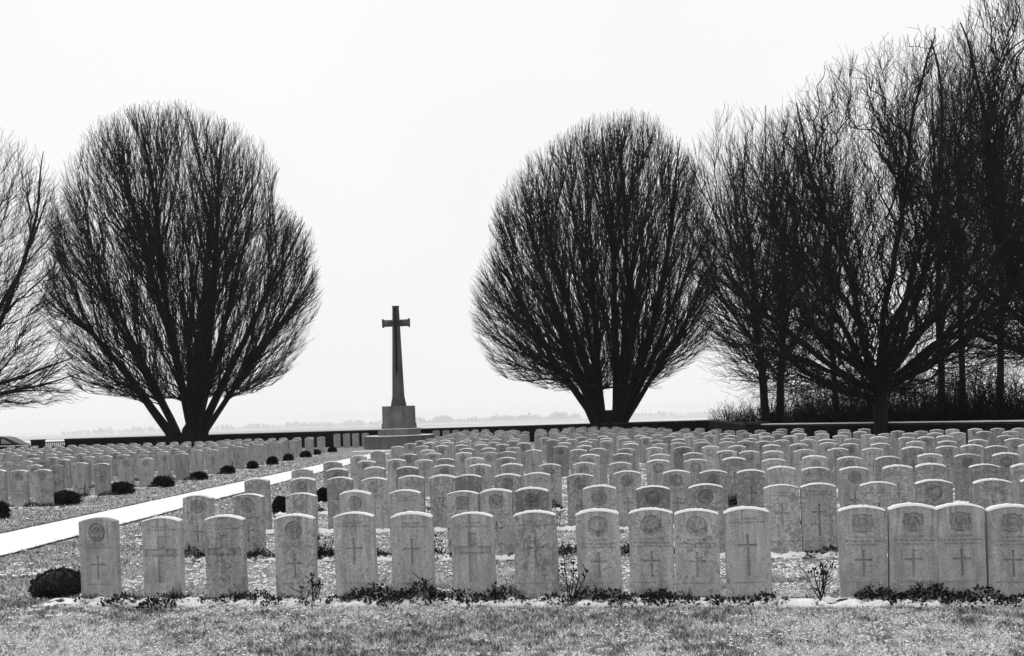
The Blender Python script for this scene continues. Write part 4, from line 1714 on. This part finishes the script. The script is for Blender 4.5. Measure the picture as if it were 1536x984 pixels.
# far left tree, trunk outside the frame
sL = 27.0
dL = F / sL
bL = (unroll(-108, 664)[0] * dL / F, dL, 0.0)
prL = prof_px(-108, 664, sL, [(600, -170, -40), (585, -250, 112), (560, -300, 112), (520, -330, 98), (470, -335, 104), (400, -340, 114), (340, -335, 116), (300, -325, 112), (272, -315, 98), (240, -300, 76), (210, -280, 54), (185, -250, 26), (160, -210, -20), (140, -160, -80)])
broad_tree(44, bL, prL, 2.6, 0.32, [(2.4, 70, -8, 0.16, 0.01), (2.6, 60, 16, 0.17, 0.012), (2.8, 50, -18, 0.17, 0.015), (2.8, 38, 8, 0.18, 0.015), (2.8, 26, -12, 0.18, 0.01), (2.8, 14, 14, 0.2, 0.0), (2.8, 2, -14, 0.2, 0.0),
                                    (2.8, -14, 6, 0.18, 0.0), (2.8, -32, -10, 0.17, 0.01), (2.8, -55, 10, 0.15, 0.02), (2.5, 76, 6, 0.11, -0.004)],
           'spreading bare tree cut by the left picture edge', dens=(180, 1800, 9500), wig=0.07, tw='twig_grey')

# woodland behind the right wall
def wood_tree(seed, x, y, d, top_y, half, label, lean=0.0, r0=0.2, low=0.45, dens=(45, 330, 1600), nst=14, th=0.8):
    s = F / d
    X = unroll(x, y)[0] * d / F
    hgt = (y - top_y) / s
    hw = half / s
    zl = hgt * low
    lx = lean * hgt
    pr_ = [(zl * 0.45, 0.4, 0.4), (zl * 0.8, hw * 0.55, hw * 0.55), (zl, hw * 0.8, hw * 0.8), (zl + (hgt - zl) * 0.35, hw, hw), (zl + (hgt - zl) * 0.7, hw * 0.8, hw * 0.8), (hgt * 0.95, hw * 0.35, hw * 0.35), (hgt, 0.1, 0.1)]
    pr_ = [(z, l - lean * z, r + lean * z) for z, l, r in pr_]
    t = Tree(seed, (X, d, 0), pr_, (0, 0, zl * 0.4))
    r = t.r
    n = 12
    tr = [(lean * hgt * i / n + 0.12 * noise.noise((i * 0.5, seed, 0)), r.gauss(0, 0.04), -0.5 + (hgt * th + 0.5) * i / n) for i in range(n + 1)]
    t.lv[0].append((tr, [r0 * (1 - 0.9 * i / n) + 0.01 for i in range(n + 1)]))
    for i in range(nst):
        k = r.uniform(0.3, 0.92)
        p, d_ = t.spawn(tr, k, r.uniform(0.35, 0.95))
        pts = t.march(p, d_, hgt * 0.6, 14, 0.06, 0.04, 0.06)
        t.add(0, pts, r0 * 0.42 * (1.1 - k), 0.015, 0.9)
    t.fill_crown(1, dens[0], 3.2, 9, 0.04, 0.011, 0.014, 0.1, 0.3, zmin=zl * 0.5)
    t.fill_crown(2, dens[1], 1.5, 5, 0.016, 0.009, 0.025, 0.1, 0.2, zmin=zl * 0.5)
    t.fill_crown(3, dens[2], 0.8, 3, 0.0095, 0.007, 0.04, 0.2, 0.1, zmin=zl * 0.5)
    return t.build(label, 'bare trees of the wood behind the right wall', 'bark', 'twig')


wood_tree(50, 1152, 645, 44, 130, 135, 'leaning bare tree, leftmost of the wood behind the right wall', -0.05, 0.2, 0.3, (80, 750, 3800))
wood_tree(51, 1168, 645, 45, 140, 125, 'bare tree of the wood, second from left, beside the leaning one', 0.05, 0.2, 0.3, (80, 750, 3800))
wood_tree(52, 1414, 645, 42, 60, 110, 'straight tall trunk right of the great spreading tree', 0.0, 0.17, 0.5)
wood_tree(53, 1444, 645, 41, 40, 110, 'straight tall slimmer trunk, second right of the great tree', 0.01, 0.14, 0.5)
wood_tree(54, 1256, 640, 50, 180, 100, 'bare tree showing left behind the great spreading tree', -0.02, 0.16, 0.4)
wood_tree(55, 1500, 640, 46, 60, 120, 'bare tree near the right picture edge behind the wall', 0.03, 0.18, 0.4)


# thicket of bare shrubs
def shrub_mesh(seed, wid, hgt, n):
    r = random.Random(seed)
    t = Tree(seed, (0, 0, 0), [(0, 9, 9), (99, 9, 9)], (0, 0, -1))
    for i in range(n):
        p = (r.uniform(-wid / 2, wid / 2), r.uniform(-0.8, 0.8), -0.3)
        d = unit((r.gauss(0, 0.3), r.gauss(0, 0.3), 1))
        t.add(0, t.march(p, d, hgt * r.uniform(0.4, 1.1), 7, 0.09, 0, 0.02), 0.022, 0.008)
    t.branch_out([(2.2, 0.1, 0.4, 1.0, 0.5, 1.6, 4, 0.12, 0, 0.02, 0.012, 0.007), (2.2, 0.1, 0.4, 1.0, 0.3, 0.7, 2, 0.12, 0, 0, 0.008, 0.006)])
    v0, f0 = tubes(t.lv[0], 4)
    v1, f1 = tubes(t.lv[1] + t.lv[2], 3)
    return np_mesh('stems', v0, f0, 'twig'), np_mesh('twigs', v1, f1, 'twig')


SH = [shrub_mesh(80 + i, 2.8, (1.9, 2.9, 3.9)[i], (84, 56, 34)[i]) for i in range(3)]
sr = random.Random(3)
spots = [(1100, 56, 0), (1125, 50, 0), (1150, 47, 0), (1185, 46, 1), (1215, 48, 1), (1240, 45, 1), (1265, 46, 1), (1290, 44, 1), (1318, 45, 1), (1345, 43, 1), (1370, 42, 2), (1395, 42, 1), (1420, 40, 2), (1450, 40, 1), (1478, 39, 2), (1505, 39, 1), (1532, 38, 2), (1560, 38, 2),
         (1225, 54, 2), (1310, 52, 2), (1390, 49, 0), (1480, 46, 2)] + [(1140 + 32 * q, 44 - 0.35 * q, 0) for q in range(14)]
for i, (x, d, k) in enumerate(sorted(spots)):
    X = unroll(x, 640)[0] * d / F
    e = empty('bare_shrub', (X, d, -0.05), sr.uniform(0, 6.28))
    e.scale = (1, 1, sr.uniform(0.8, 1.15))
    tag(e, 'bare twiggy shrub, %s from left in the thicket behind the right wall' % ORD[i + 1], 'shrub', 'bare shrubs of the thicket')
    link('stems', SH[k][0], e)
    link('twigs', SH[k][1], e)['kind'] = 'stuff'

# ------------------------------------------------------------------ far trees
def far_trees(label, x0, x1, d, hmin, hmax, n, seed):
    r = random.Random(seed)
    V, T = [], []
    for i in range(n):
        x = x0 + (x1 - x0) * (i + r.random()) / n
        X = unroll(x, 635)[0] * d / F
        Yc = d + r.uniform(-60, 60)
        g = drop(Yc) - 1.0
        env = 0.5 + 0.5 * noise.noise((x * 0.03, seed, 0))
        h = hmin + (hmax - hmin) * max(0, min(1, env + r.gauss(0, 0.15)))
        h *= max(0.3, min(1.0, 0.72 + 0.7 * noise.noise((x * 0.035, seed * 3.1, 5)) + r.gauss(0, 0.12)))
        wv = h * r.uniform(0.5, 0.9)
        for q in range(60):
            a, zf = r.uniform(0, 2 * PI), r.random() ** 0.8
            rr = wv * 0.5 * math.sqrt(r.random()) * (1 - 0.55 * zf)
            c = Vector((X + rr * math.cos(a), Yc + rr * math.sin(a), g + zf * h))
            k = len(V)
            V += [c + Vector((r.gauss(0, 1), r.gauss(0, 1), r.gauss(0, 1))) * h * 0.1 for _ in range(3)]
            T.append((k, k + 1, k + 2))
    tag(link('far_trees', np_mesh('far_trees', V, T, 'far_tree')), label, 'trees', kind='stuff')


far_trees('faint line of far hazy trees left of the stone cross', 90, 585, 7600, 24, 54, 300, 1)
far_trees('faint line of far hazy trees right of the stone cross', 612, 870, 7200, 30, 70, 200, 2)
far_trees('faintest low line of far trees right of the rounded tree', 940, 1150, 7700, 22, 45, 120, 4)

# ------------------------------------------------------------------ grass
def grass(label, n, dmin, dmax, hscale, seed, wide, mean):
    g = np.random.default_rng(seed)
    q = g.random(n)
    d = 1.0 / (1 / dmin + q * (1 / dmax - 1 / dmin))            # thinner with distance
    X = (g.random(n) * 2 - 1) * (0.60 * d + 1.1)
    keep = np.ones(n, bool)
    xl = np.interp(d, PD, PW[:, 0]) + 0.02
    xr = np.interp(d, PD, PW[:, 1]) - 0.02
    keep &= ~((X > xl) & (X < xr))
    for dd in D0:
        f_ = d - (dd - TH * X)
        keep &= ~((X > -4.5) & (f_ < 0.12) & (f_ > -0.30))
    for dd in LD0:
        f_ = d - (dd - TH * X)
        keep &= ~((X < -8.4) & (f_ < 0.12) & (f_ > -0.30))
    X, d = X[keep], d[keep]
    n = len(X)
    lod = np.maximum(1.0, d / 9.0)
    pat = 0.34 * vnoise(X * 0.9 + 7, d * 1.5, 1) + 0.22 * vnoise(X * 3.1, d * 4.1, 2) + 0.44 * vnoise(X * 13, d * 15, 3)
    h = (0.016 + 0.026 * g.random(n)) * hscale * np.sqrt(lod) * (0.8 + 0.5 * pat)
    wd = (0.0028 + 0.0028 * g.random(n)) * lod * wide
    a = g.random(n) * 2 * PI
    b = g.random(n) * 2 * PI
    le = 0.2 + 1.3 * g.random(n) ** 1.2
    base = np.stack([X, d, np.full(n, -0.002)], 1)
    sv = np.stack([np.cos(a), np.sin(a), np.zeros(n)], 1) * wd[:, None]
    tip = base + np.stack([np.cos(b) * le * h, np.sin(b) * le * h, h], 1)
    V = np.stack([base - sv, base + sv, tip], 1).reshape(-1, 3)
    T = np.arange(n * 3).reshape(n, 3)
    pl = np.clip((pat - 0.30) / 0.36, 0.0, 1.0)
    # snow lies thinner on the open turf either side of the path
    open_ = np.clip((-4.3 - X) / 0.8, 0, 1)
    pl = pl * (1 - 0.5 * open_) + mean * (1 - 0.95 * open_)
    u = g.random(n)
    fl = vnoise(X * 26, d * 20, 5) * 0.6 + vnoise(X * 60, d * 45, 6) * 0.4        # small flecks of frost
    k = np.clip(pl * 0.6 + 0.1 + (fl - 0.5) * 1.1 + (u - 0.5) * 1.2, 0, 1)
    c = 0.025 + 0.85 * k ** 1.3
    o = link('grass', np_mesh('grass', V, T, 'grass', np.repeat(c, 3)))
    tag(o, label, 'grass', kind='stuff')


grass('short frosted winter grass of the front lawn', 330000, 6.3, 9.6, 1.1, 1, 1.0, 0.3)
grass('short frosted winter grass between the rows and by the path', 300000, 9.0, 42, 0.85, 2, 0.75, 0.3)



def snow_flecks(label, n, dmin, dmax, seed, size):
    """scraps of snow caught in the turf"""
    g = np.random.default_rng(seed)
    q = g.random(n)
    d = 1.0 / (1 / dmin + q * (1 / dmax - 1 / dmin))
    X = (g.random(n) * 2 - 1) * (0.60 * d + 1.1)
    pat = 0.4 * vnoise(X * 0.9 + 7, d * 1.5, 1) + 0.3 * vnoise(X * 3.1, d * 4.1, 2) + 0.3 * vnoise(X * 13, d * 15, 3)
    keep = pat + 0.12 * (g.random(n) - 0.5) > np.where(X < -4.6, 0.60, 0.46)
    for dd in D0:
        f_ = d - (dd - TH * X)
        keep &= ~((X > -4.5) & (f_ < 0.1) & (f_ > -0.28))
    X, d = X[keep], d[keep]
    n = len(X)
    lod = np.maximum(1.0, d / 9.0)
    rr = size * (0.5 + g.random(n)) * lod ** 0.6
    z = (0.010 + 0.018 * g.random(n)) * lod ** 0.3
    a0 = g.random(n) * 2 * PI
    ring_ = [np.stack([X, d, z + rr * 0.35], 1)]
    for k in range(5):
        a = a0 + k * 2 * PI / 5
        w_ = rr * (0.55 + 0.9 * g.random(n))
        ring_.append(np.stack([X + w_ * np.cos(a), d + w_ * np.sin(a), z - rr * 0.15], 1))
    V = np.stack(ring_, 1).reshape(-1, 3)
    b = np.arange(n)[:, None] * 6
    T = np.concatenate([b + np.array([[0, 1 + k, 1 + (k + 1) % 5]]) for k in range(5)])
    tag(link('snow_flecks', np_mesh('snow_flecks', V, T, 'snow', None, True)), label, 'snow', kind='stuff')


snow_flecks('scraps of snow caught in the front lawn grass', 30000, 6.3, 9.6, 11, 0.0085)
snow_flecks('scraps of snow caught in the grass between the rows', 30000, 8.6, 40, 12, 0.014)

# ------------------------------------------------------------------ haze
bm = bmesh.new()
box(bm, 0, 5980, -22.0, 18400, 12100, 98.0)
hm = bpy.data.materials.new('haze')
hm.use_nodes = True
ht = hm.node_tree
ht.nodes.clear()
ho = ht.nodes.new('ShaderNodeOutputMaterial')
hv = ht.nodes.new('ShaderNodeVolumePrincipled')
hv.inputs['Color'].default_value = (0.97, 0.97, 0.97, 1)
hv.inputs['Density'].default_value = 0.00018
hv.inputs['Anisotropy'].default_value = 0.0
ht.links.new(hv.outputs[0], ho.inputs['Volume'])
M['haze'] = hm
hz = link('haze', bm_mesh('haze', bm, 'haze'))
tag(hz, 'thin winter haze over the fields', 'haze', kind='stuff')
